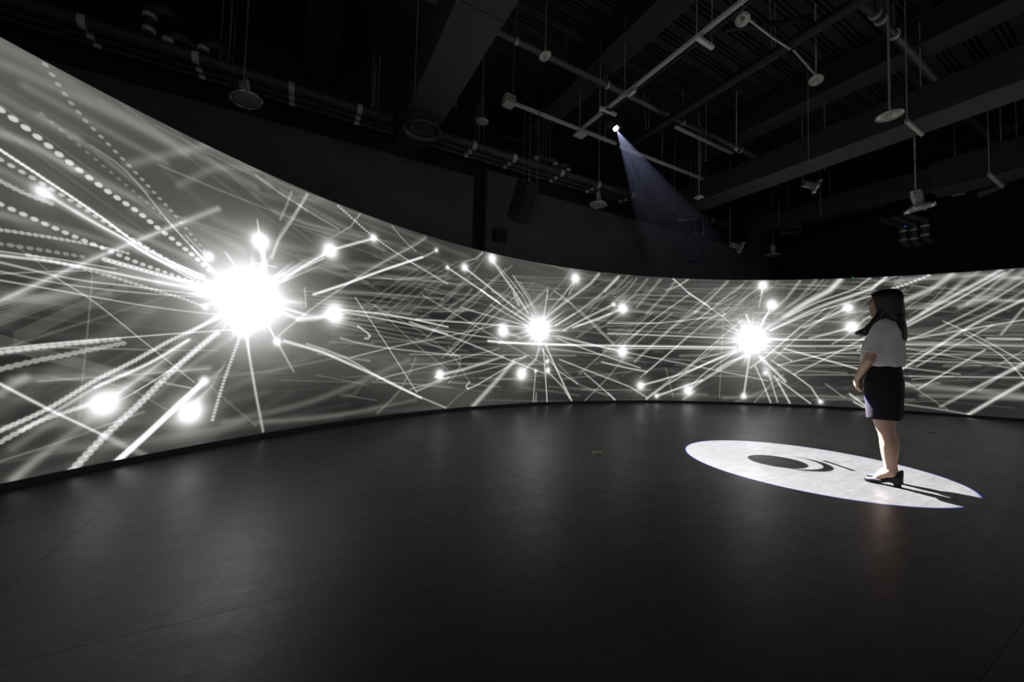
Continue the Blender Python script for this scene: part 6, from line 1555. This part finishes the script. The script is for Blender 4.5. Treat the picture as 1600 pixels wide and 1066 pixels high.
lamp((9.75, 5.66, 3.93), 'dark high-bay lamp tipped on edge against the back wall corner', 1.2, 2.4, 0.17, False)

# ---------------------------------------------------------------- hanging loudspeakers
def speaker(p, az, tilt, w, h, dpt, label):
    root = empty('hanging_loudspeaker', p, 0, label, 'loudspeaker', 'hanging loudspeakers')
    R_ = Matrix.Rotation(az, 3, 'Z') @ Matrix.Rotation(tilt, 3, 'X')
    q = lambda b: [setattr(v, 'co', R_ @ v.co) for v in b.verts] and b
    MB().bm(q(bm_box(-w / 2, w / 2, 0, dpt, -h / 2, h / 2, 0.015))).build('cabinet', M['black'], root)
    MB().bm(q(bm_box(-w / 2 + 0.015, w / 2 - 0.015, -0.012, 0.004, -h / 2 + 0.02, h / 2 - 0.02, 0.005))).build('grille', M['grille'], root)
    MB().bm(q(bm_box(-w / 2, w / 2, -0.02, dpt, -h / 2 - 0.012, -h / 2, 0.004))).build('bottom_trim', M['pipe'], root)
    MB().bm(q(bm_box(-w / 2, w / 2, -0.005, dpt, h / 2, h / 2 + 0.03, 0.004))).build('top_bracket', M['pipe'], root)
    for (x, y) in ((-w * 0.48, 0.02), (-w * 0.12, dpt * 0.8), (w * 0.42, 0.03)):
        c = R_ @ Vector((x, y, h / 2 + 0.03))
        MB().tube([c, (c.x, c.y, ZC - p[2])], 0.0045, 6).build('suspension_wire', M['rod'], root)
        MB().tube([c - Vector((0, 0, 0.02)), c + Vector((0, 0, 0.03))], 0.014, 8).build('eye_bolt', M['rod'], root)
    return root
speaker((3.86, 6.42, 4.04), 0.55, 0.30, 0.40, 0.70, 0.30, 'black hanging loudspeaker tilted down in front of the back wall panel')
speaker((8.74, 6.04, 3.81), 0.40, 0.30, 0.46, 0.63, 0.31, 'black hanging loudspeaker tilted down near the room corner, right of the duct diffuser')
b = empty('wall_box', (3.70, Y1 - 0.16, 3.62), 0, 'small black box fixed to the back wall below the hanging loudspeaker', 'box')
MB().box(-0.14, 0.14, -0.16, 0.0, -0.13, 0.13, 0.012).build('housing', M['black'], b)
MB().box(-0.12, 0.12, -0.168, -0.158, -0.11, 0.11).build('front_grille', M['grille'], b)

# ---------------------------------------------------------------- cables and small gear
def cable(pts, r, label, m='cable', cat='cable'):
    o = MB().tube(pts, r, 8).build('hanging_cable', M[m])
    return tag(o, label, cat, 'hanging cables')
cable([(2.72, 5.2, 5.06), (2.85, 4.9, 5.3), (3.0, 4.75, 5.55)], 0.006, 'thin black cable rising from the junction box to the sprinkler main')
cable([(2.86, 5.45, 4.86), (2.75, 5.4, 4.74), (2.80, 5.4, 4.58), (3.0, 5.35, 4.52), (3.14, 5.3, 4.62), (3.10, 5.25, 4.82), (3.18, 5.21, 5.03)], 0.008, 'black cable loop dangling under the left strut rail')
cable([(3.0, 5.3, 4.53), (3.2, 5.22, 4.80), (3.35, 4.85, 5.35), (3.42, 4.78, 5.58)], 0.007, 'black cable slanting from the dangling loop up to the sprinkler main')
sp = empty('ceiling_spotlight', (12.0, 1.86, 4.62), 0, 'dim grey barrel spotlight on the right wall above the woman', 'spotlight')
MB().tube([(0, 0.28, -0.06), (0, 0.10, -0.02), (0, -0.06, 0.06)], [0.10, 0.09, 0.07], 16).build('barrel', M['dullpipe'], sp)
MB().tube([(0, 0.06, 0.0), (0.0, -0.03, 0.22), (0, -0.03, ZC - 4.62)], 0.012, 8).build('stem', M['rod'], sp)
MB().box(-0.05, 0.05, -0.18, -0.04, 0.08, 0.16, 0.01).build('rear_box', M['disc'], sp)
for (y, z, lab) in ((1.64, 4.80, 'small pale bracket box at the right edge beside the barrel spotlight'), (2.44, 4.72, 'small pale bracket box under the far duct left of the barrel spotlight')):
    q = empty('bracket_box', (12.0, y, z), 0, lab, 'bracket', 'bracket boxes on the right')
    MB().box(-0.05, 0.05, -0.05, 0.05, -0.09, 0.09, 0.008).build('box', M['disc'], q)
    MB().box(-0.04, 0.04, -0.14, -0.05, -0.10, -0.06, 0.006).build('lip', M['disc'], q)
    MB().tube([(0, 0, 0.09), (0, 0, ZC - z)], 0.008, 6).build('stem', M['rod'], q)
# small things on floor and screen
def floor_plate(p, r, label, m):
    root = empty('floor_outlet', p, 0, label, 'floor outlet', 'floor outlets')
    MB().lathe([(r, 0.0), (r, 0.004), (r * 0.93, 0.007), (r * 0.70, 0.007), (r * 0.68, 0.005), (0.001, 0.005)], 24).build('rim', M[m], root)
    MB().box(-r * 0.45, r * 0.45, -r * 0.4, r * 0.4, 0.005, 0.009, 0.001).build('lid', M[m], root)
    return root
floor_plate((2.750, 3.073, 0), 0.055, 'round brass outlet cover on the open floor, left of the lit disc', 'brass')
floor_plate((8.366, 1.99, 0), 0.06, 'faint round outlet cover on the dark floor behind the woman', 'pipe')
g = empty('status_light', (10.99, 3.83, ZT), 0, 'tiny green status light on the top edge of the screen', 'lamp')
MB().box(-0.03, 0.03, -0.03, 0.03, 0, 0.02, 0.003).build('base', M['black'], g)
MB().lathe([(0.012, 0.018), (0.012, 0.034), (0.008, 0.042), (0.001, 0.044)], 10).build('green_bulb', emit('green_indicator', (0.05, 1.0, 0.15), 0.9), g)

# ---------------------------------------------------------------- haze that shows the beam
def haze():
    bm = bmesh.new()
    n = 40
    top = PROJ + d * 0.02
    ra = []; rb = []
    for i in range(n):
        a = 2 * PI * i / n
        fl = Vector((DISC[0] + math.cos(a) * DISC[2] * 1.06, DISC[1] + math.sin(a) * DISC[3] * 1.06, 0.0))
        ra.append(bm.verts.new(PROJ + (fl - PROJ) * 0.012))
        rb.append(bm.verts.new(PROJ + (fl - PROJ) * 0.98))
    for i in range(n):
        bm.faces.new((ra[i], ra[(i + 1) % n], rb[(i + 1) % n], rb[i]))
    bm.faces.new(ra[::-1]); bm.faces.new(rb)
    bmesh.ops.recalc_face_normals(bm, faces=bm.faces)
    me = bpy.data.meshes.new('beam_haze'); bm.to_mesh(me); bm.free()
    m_ = bpy.data.materials.new('thin_haze'); m_.use_nodes = True
    nt = m_.node_tree; nt.nodes.remove(nt.nodes['Principled BSDF'])
    vsn = nt.nodes.new('ShaderNodeVolumeScatter')
    vsn.inputs['Color'].default_value = (0.62, 0.66, 1.0, 1)
    t = NT(nt)
    z = t.node('ShaderNodeSeparateXYZ'); t.l.new(t.node('ShaderNodeNewGeometry').outputs['Position'], z.inputs[0])
    dens = t.m('MULTIPLY', t.m('EXPONENT', t.m('MULTIPLY', t.m('SUBTRACT', z.outputs[2], PROJ.z), 0.95)), HAZE)
    t.l.new(dens, vsn.inputs['Density'])          # beam's fade is put into the density, thinning downwards
    vsn.inputs['Anisotropy'].default_value = 0.0
    nt.links.new(vsn.outputs[0], nt.nodes['Material Output'].inputs['Volume'])
    o = link_mesh('beam_haze', me, m_)
    tag(o, 'faint bluish haze glowing in the projector beam', 'haze', kind='stuff')
HAZE = 0.0016
haze()

# ---------------------------------------------------------------- the woman
def remeshed(mb, name, voxel, smooth=6, parent=None, m=None):
    """one continuous skin round the collected shapes"""
    me = mb.mesh(name + '_raw')
    o = bpy.data.objects.new(name + '_raw', me); COL.objects.link(o)
    md = o.modifiers.new('r', 'REMESH'); md.mode = 'VOXEL'; md.voxel_size = voxel; md.use_smooth_shade = True
    if smooth:
        sm = o.modifiers.new('s', 'SMOOTH'); sm.factor = 0.5; sm.iterations = smooth
    dg = bpy.context.evaluated_depsgraph_get()
    new = bpy.data.meshes.new_from_object(o.evaluated_get(dg))
    new.name = name
    bpy.data.objects.remove(o); bpy.data.meshes.remove(me)
    new.materials.clear()
    return link_mesh(name, new, m, parent)

M['skin'] = mat('skin', (0.56, 0.36, 0.26), 0.5, var=0.06, scale=5)
M['blouse'] = mat('white_blouse_cloth', (0.88, 0.885, 0.87), 0.85, var=0.04, scale=8, bump=0.15, bscale=25)
M['shorts'] = mat('dark_aubergine_cloth', (0.022, 0.018, 0.026), 0.85, spec=0.2, var=0.12, scale=10, bump=0.2, bscale=60)
M['hair'] = mat('dark_brown_hair', (0.022, 0.012, 0.008), 0.42, spec=0.5, var=0.5, scale=30, bump=0.6, bscale=60, stretch=(1, 1, 0.08))
M['shoe'] = mat('black_shoe_leather', (0.012, 0.010, 0.014), 0.55, spec=0.25, var=0.15)
M['lip'] = mat('lip', (0.45, 0.16, 0.14), 0.45, var=0.05)
M['eye'] = mat('dark_eye', (0.05, 0.03, 0.02), 0.15, var=0.2)

def woman():
    fx, fy = -0.20, 0.98                                    # way she faces
    root = empty('person', (4.352, 1.32, 0), math.atan2(fy, fx),
                 'woman in white blouse and dark shorts standing on the lit disc, hands clasped', 'person')
    # local frame: +x forward, +y her left (toward the viewer), +z up
    b = MB()
    # head
    b.rings([(0.032, 0, 1.392, 0.018, 0.016), (0.034, 0, 1.402, 0.036, 0.030), (0.026, 0, 1.425, 0.050, 0.045), (0.010, 0, 1.455, 0.071, 0.058), (-0.004, 0, 1.485, 0.083, 0.066),
             (-0.012, 0, 1.52, 0.088, 0.071), (-0.018, 0, 1.555, 0.092, 0.074), (-0.022, 0, 1.585, 0.083, 0.068), (-0.026, 0, 1.605, 0.062, 0.052), (-0.028, 0, 1.618, 0.03, 0.026)], 24)
    b.tube([(0.066, 0, 1.553), (0.077, 0, 1.535), (0.088, 0, 1.521), (0.084, 0, 1.510), (0.068, 0, 1.505)], [0.007, 0.009, 0.012, 0.012, 0.006], 10)       # nose
    b.tube([(0.062, -0.016, 1.471), (0.072, 0, 1.474), (0.062, 0.016, 1.471)], [0.006, 0.010, 0.006], 8)
    b.tube([(0.060, -0.013, 1.459), (0.069, 0, 1.457), (0.060, 0.013, 1.459)], [0.006, 0.010, 0.006], 8)
    b.tube([(0.050, 0, 1.412), (0.062, 0, 1.416), (0.064, 0, 1.428)], [0.010, 0.014, 0.012], 10)       # chin
    for s in (-1, 1):
        b.tube([(-0.02, s * 0.070, 1.545), (-0.026, s * 0.078, 1.53), (-0.020, s * 0.075, 1.505), (-0.012, s * 0.069, 1.492)], [0.010, 0.012, 0.010, 0.006], 8)   # ear
        b.tube([(0.048, s * 0.045, 1.556), (0.062, s * 0.026, 1.562), (0.066, s * 0.008, 1.558)], [0.006, 0.008, 0.006], 8)   # brow
    # neck and trunk
    b.rings([(-0.035, 0, 1.20, 0.06, 0.09), (-0.035, 0, 1.30, 0.062, 0.085), (-0.03, 0, 1.345, 0.052, 0.058), (-0.022, 0, 1.385, 0.048, 0.050), (-0.016, 0, 1.45, 0.048, 0.050)], 20)
    b.rings([(-0.005, 0, 0.80, 0.10, 0.14), (-0.005, 0, 0.90, 0.10, 0.155), (0.0, 0, 1.0, 0.095, 0.125), (-0.003, 0, 1.12, 0.105, 0.135), (-0.01, 0, 1.22, 0.105, 0.15), (-0.02, 0, 1.31, 0.07, 0.15), (-0.025, 0, 1.34, 0.045, 0.09)], 28)
    for s in (-1, 1):
        # leg
        y = s * 0.078
        b.rings([(-0.005, y * 1.05, 0.84, 0.098, 0.078), (-0.003, y * 1.05, 0.70, 0.090, 0.076), (0.0, y, 0.56, 0.074, 0.068), (-0.008, y, 0.47, 0.056, 0.056), (-0.018, y, 0.425, 0.050, 0.052),
                 (-0.028, y, 0.37, 0.052, 0.050), (-0.034, y, 0.32, 0.055, 0.051), (-0.035, y, 0.25, 0.048, 0.043), (-0.036, y, 0.18, 0.037, 0.034), (-0.038, y, 0.13, 0.034, 0.031), (-0.042, y, 0.10, 0.036, 0.031), (-0.046, y, 0.075, 0.034, 0.028)], 20)
        # foot, heel raised in the pump
        b.tube([(-0.062, y, 0.085), (-0.02, y, 0.095), (0.02, y, 0.066), (0.055, y, 0.030), (0.085, y, 0.020)], [0.026, 0.034, 0.030, 0.018, 0.009], 14)
        b.tube([(-0.035, y - 0.012, 0.118), (-0.035, y + s * 0.034, 0.112)], [0.014, 0.010], 8)
        # arm
        sh = Vector((-0.015, s * 0.165, 1.295)); el = Vector((0.062, s * 0.208, 1.035)); wr = Vector((0.156, s * 0.070, 0.868))
        up_ = [sh + (el - sh) * t for t in (0, 0.2, 0.45, 0.7, 0.9)]
        fo = [el + (wr - el) * t for t in (0.0, 0.2, 0.45, 0.75, 1.0)]
        b.tube(up_ + fo, [0.046, 0.046, 0.042, 0.038, 0.037, 0.037, 0.037, 0.033, 0.026, 0.0215], 16)
    # hands: left laid over right
    def hand(s, wr, kn, rows, thumb, rp=0.0205):
        """palm from wrist to knuckles, four fingers and a thumb"""
        wr = Vector(wr); kn = [Vector(k) for k in kn]
        mid = (kn[0] + kn[3]) / 2
        for k in kn:
            a = wr + (k - wr) * 0.12
            b.tube([a, a + (k - a) * 0.5, k], [0.014, 0.0135, 0.0105], 10)
        b.tube([wr - (mid - wr) * 0.25, wr + (mid - wr) * 0.4], [0.021, 0.0185], 12)
        for (pts, r) in rows:
            b.tube(pts, [r, r * 0.97, r * 0.92, r * 0.72], 10)
        b.tube(thumb, [0.0125, 0.011, 0.0095, 0.007], 10)
    # right hand, underneath
    hand(-1, (0.156, -0.066, 0.862), [(0.158, -0.022, 0.838), (0.155, -0.018, 0.820), (0.150, -0.016, 0.802), (0.143, -0.018, 0.786)],
         [([(0.158, -0.022, 0.838), (0.158, 0.008, 0.822), (0.152, 0.030, 0.808), (0.146, 0.042, 0.798)], 0.0088),
          ([(0.155, -0.018, 0.820), (0.154, 0.014, 0.802), (0.147, 0.036, 0.788), (0.141, 0.046, 0.778)], 0.0090),
          ([(0.150, -0.016, 0.802), (0.148, 0.013, 0.784), (0.141, 0.032, 0.771), (0.135, 0.042, 0.763)], 0.0086),
          ([(0.143, -0.018, 0.786), (0.140, 0.006, 0.770), (0.134, 0.022, 0.758), (0.129, 0.030, 0.752)], 0.0078)],
         [(0.160, -0.050, 0.852), (0.172, -0.026, 0.842), (0.178, -0.006, 0.828), (0.178, 0.008, 0.816)])
    # left hand, nearest the viewer, fingers closing round the right
    hand(1, (0.158, 0.066, 0.862), [(0.180, 0.026, 0.828), (0.176, 0.028, 0.810), (0.168, 0.030, 0.792), (0.158, 0.032, 0.777)],
         [([(0.180, 0.026, 0.828), (0.182, -0.004, 0.812), (0.174, -0.026, 0.800), (0.164, -0.034, 0.792)], 0.0088),
          ([(0.176, 0.028, 0.810), (0.178, -0.002, 0.793), (0.170, -0.026, 0.780), (0.159, -0.034, 0.773)], 0.0090),
          ([(0.168, 0.030, 0.792), (0.168, 0.002, 0.774), (0.160, -0.020, 0.762), (0.150, -0.028, 0.757)], 0.0086),
          ([(0.158, 0.032, 0.777), (0.156, 0.010, 0.760), (0.148, -0.008, 0.750), (0.139, -0.016, 0.747)], 0.0078)],
         [(0.158, 0.058, 0.852), (0.150, 0.040, 0.830), (0.140, 0.026, 0.812), (0.133, 0.020, 0.796)])
    body = remeshed(b, 'body', 0.0046, 4, root, M['skin'])
    for s in (-1, 1):
        e = MB(); R_ = Matrix.Scale(1, 3)
        e.lathe([(0.001, 0.0115), (0.006, 0.0098), (0.0105, 0.0045), (0.0115, 0), (0.0105, -0.0045), (0.006, -0.0098), (0.001, -0.0115)], 12, (0.058, s * 0.032, 1.538)).build('eye', M['eye'], root)
    lp = MB().tube([(0.066, -0.014, 1.472), (0.0785, 0, 1.474), (0.066, 0.014, 1.472)], [0.003, 0.0055, 0.003], 8)
    lp.tube([(0.064, -0.012, 1.459), (0.0765, 0, 1.457), (0.064, 0.012, 1.459)], [0.003, 0.006, 0.003], 8)
    lp.build('lips', M['lip'], root)

    # blouse
    c = MB()
    c.rings([(0.000, 0, 0.975, 0.128, 0.158, 2.3), (0.002, 0, 1.0, 0.136, 0.166, 2.3), (0.002, 0, 1.06, 0.141, 0.170, 2.3), (0.000, 0, 1.12, 0.138, 0.168, 2.2), (-0.008, 0, 1.18, 0.130, 0.165, 2.2), (-0.018, 0, 1.24, 0.116, 0.165, 2.2),
             (-0.026, 0, 1.295, 0.098, 0.162, 2.2), (-0.032, 0, 1.335, 0.078, 0.128), (-0.034, 0, 1.362, 0.062, 0.082), (-0.033, 0, 1.388, 0.058, 0.066)], 40)
    for s in (-1, 1):
        c.tube([(-0.028, s * 0.10, 1.325), (-0.016, s * 0.155, 1.30), (0.006, s * 0.184, 1.235), (0.032, s * 0.198, 1.165), (0.048, s * 0.204, 1.112), (0.053, s * 0.206, 1.094)], [0.052, 0.062, 0.062, 0.058, 0.056, 0.057], 20)
    bl = remeshed(c, 'blouse', 0.0075, 5, root, M['blouse'])
    # cloth folds
    me = bl.data
    co = np.empty(len(me.vertices) * 3, np.float32); me.vertices.foreach_get('co', co); co = co.reshape(-1, 3)
    nr = np.empty(len(me.vertices) * 3, np.float32); me.vertex_normals.foreach_get('vector', nr); nr = nr.reshape(-1, 3)
    a = np.arctan2(co[:, 1], co[:, 0])
    fold = 0.0035 * np.sin(a * 9 + co[:, 2] * 7) * np.clip((1.22 - co[:, 2]) / 0.2, 0, 1) + 0.003 * np.sin(co[:, 0] * 55 + co[:, 2] * 60 + co[:, 1] * 20) * np.clip((co[:, 2] - 1.08) / 0.1, 0, 1)
    co += nr * fold[:, None]
    me.vertices.foreach_set('co', co.ravel()); me.update()
    MB().rings([(-0.031, 0, 1.378, 0.060, 0.068), (-0.030, 0, 1.392, 0.060, 0.067), (-0.029, 0, 1.400, 0.056, 0.062), (-0.029, 0, 1.392, 0.052, 0.058), (-0.030, 0, 1.378, 0.052, 0.058)], 24, caps=False).build('collar', M['blouse'], root)
    for s in (-1, 1):
        MB().tube([(0.0505, s * 0.205, 1.104), (0.0545, s * 0.2065, 1.088)], [0.0592, 0.0592], 24).build('sleeve_hem', M['blouse'], root)

    # shorts
    d_ = MB()
    d_.rings([(0.0, 0, 1.005, 0.106, 0.138), (-0.001, 0, 0.97, 0.114, 0.150), (-0.004, 0, 0.90, 0.117, 0.166), (-0.006, 0, 0.83, 0.121, 0.174), (-0.005, 0, 0.77, 0.118, 0.174)], 36)
    for s in (-1, 1):
        d_.rings([(-0.006, s * 0.084, 0.86, 0.118, 0.090, 2.3), (-0.005, s * 0.087, 0.76, 0.117, 0.092, 2.4), (-0.005, s * 0.089, 0.65, 0.110, 0.092, 2.5), (-0.005, s * 0.090, 0.56, 0.106, 0.090, 2.6), (-0.005, s * 0.090, 0.536, 0.105, 0.089, 2.6)], 32)
    remeshed(d_, 'shorts', 0.0075, 4, root, M['shorts'])
    MB().rings([(0.0, 0, 0.972, 0.118, 0.154), (0.0, 0, 1.008, 0.112, 0.146), (0.0, 0, 1.008, 0.106, 0.140), (0.0, 0, 0.972, 0.110, 0.146)], 36, caps=False).build('waistband', M['shorts'], root)

    # hair: cap, back fall and a lock over each shoulder
    h = MB()
    n = 28
    def hring(z, cx_, rx, ry, front):
        v = []
        for j in range(n):
            a = 2 * PI * j / n
            v.append((min(cx_ + rx * math.cos(a), front), ry * math.sin(a), z))
        return v
    lv = [hring(1.632, -0.038, 0.035, 0.030, 0.2), hring(1.622, -0.034, 0.070, 0.060, 0.2), hring(1.60, -0.030, 0.092, 0.080, 0.2), hring(1.58, -0.028, 0.100, 0.088, 0.060), hring(1.55, -0.028, 0.102, 0.092, 0.052),
          hring(1.50, -0.032, 0.100, 0.092, 0.038), hring(1.45, -0.038, 0.096, 0.090, 0.032), hring(1.41, -0.044, 0.092, 0.086, 0.026), hring(1.375, -0.058, 0.080, 0.078, 0.012), hring(1.35, -0.080, 0.058, 0.075, 0.0)]
    vs_ = [p for r in lv for p in r]
    k = len(lv)
    h.add(vs_, [(i * n + j, (i + 1) * n + j, (i + 1) * n + (j + 1) % n, i * n + (j + 1) % n) for i in range(k - 1) for j in range(n)], True)
    h.add(lv[0], [tuple(range(n))]); h.add(lv[-1], [tuple(range(n))[::-1]])
    h.rings([(-0.112, 0, 1.172, 0.010, 0.045), (-0.122, 0, 1.19, 0.020, 0.070), (-0.122, 0, 1.24, 0.028, 0.085), (-0.112, 0, 1.29, 0.034, 0.092), (-0.100, 0, 1.34, 0.040, 0.090), (-0.088, 0, 1.40, 0.046, 0.085)], 24)
    for s in (-1, 1):
        h.tube([(-0.018, s * 0.058, 1.46), (0.012, s * 0.066, 1.39), (0.055, s * 0.078, 1.325), (0.100, s * 0.078, 1.282), (0.128, s * 0.072, 1.258), (0.150, s * 0.066, 1.252)], [0.030, 0.031, 0.027, 0.023, 0.018, 0.008], 14)
        h.tube([(0.085, s * 0.082, 1.295), (0.122, s * 0.080, 1.275), (0.150, s * 0.074, 1.270), (0.162, s * 0.066, 1.258), (0.152, s * 0.058, 1.246)], [0.018, 0.016, 0.013, 0.010, 0.006], 10)
    hr = remeshed(h, 'hair', 0.006, 4, root, M['hair'])
    me = hr.data
    co = np.empty(len(me.vertices) * 3, np.float32); me.vertices.foreach_get('co', co); co = co.reshape(-1, 3)
    nr = np.empty(len(me.vertices) * 3, np.float32); me.vertex_normals.foreach_get('vector', nr); nr = nr.reshape(-1, 3)
    a = np.arctan2(co[:, 1], co[:, 0] + 0.03)
    co += nr * (0.0022 * np.sin(a * 34 + 3 * np.sin(co[:, 2] * 14)) + 0.0016 * np.sin(a * 61 + co[:, 2] * 9))[:, None]
    me.vertices.foreach_set('co', co.ravel()); me.update()

    # pumps
    for s in (-1, 1):
        y = s * 0.078
        sh = MB()
        sec = [(0.122, 0.004, 0.012, 0.022), (0.112, 0.018, 0.004, 0.030), (0.092, 0.031, 0.001, 0.038), (0.060, 0.037, 0.001, 0.046), (0.030, 0.036, 0.004, 0.044), (0.0, 0.031, 0.014, 0.046), (-0.03, 0.029, 0.026, 0.060), (-0.06, 0.030, 0.038, 0.084), (-0.088, 0.027, 0.044, 0.108), (-0.102, 0.018, 0.046, 0.112), (-0.107, 0.006, 0.050, 0.106)]
        m_ = 16; v = []
        for x, w, z0, z1 in sec:
            for j in range(m_):
                a = 2 * PI * j / m_
                ca, sa = math.cos(a), math.sin(a)
                v.append((x, y + w * math.copysign(abs(ca) ** 0.75, ca), (z0 + z1) / 2 + (z1 - z0) / 2 * math.copysign(abs(sa) ** 0.75, sa)))
        kk = len(sec)
        sh.add(v, [(i * m_ + j, (i + 1) * m_ + j, (i + 1) * m_ + (j + 1) % m_, i * m_ + (j + 1) % m_) for i in range(kk - 1) for j in range(m_)], True)
        sh.add(v[:m_], [tuple(range(m_))]); sh.add(v[-m_:], [tuple(range(m_))[::-1]])
        # hollow the throat: push the top between the vamp and the heel down to the sole
        vv = []
        for (x, yy, zz) in sh.v:
            if -0.085 < x < 0.052 and abs(yy - y) < 0.024 and zz > 0.03:
                t_ = min(1, min(x + 0.085, 0.052 - x) / 0.03)
                zz -= 0.022 * t_ * (1 - abs(yy - y) / 0.024)
            vv.append((x, yy, zz))
        sh.v = vv
        shoe = sh.build('shoe', M['shoe'], root)
        hl = MB()
        hl.rings([(-0.083, y, 0.0, 0.024, 0.022, 3), (-0.082, y, 0.008, 0.023, 0.021, 3), (-0.080, y, 0.03, 0.025, 0.023, 3), (-0.076, y, 0.056, 0.030, 0.027, 3)], 16)
        hl.build('heel', M['shoe'], shoe)
    return root
woman()
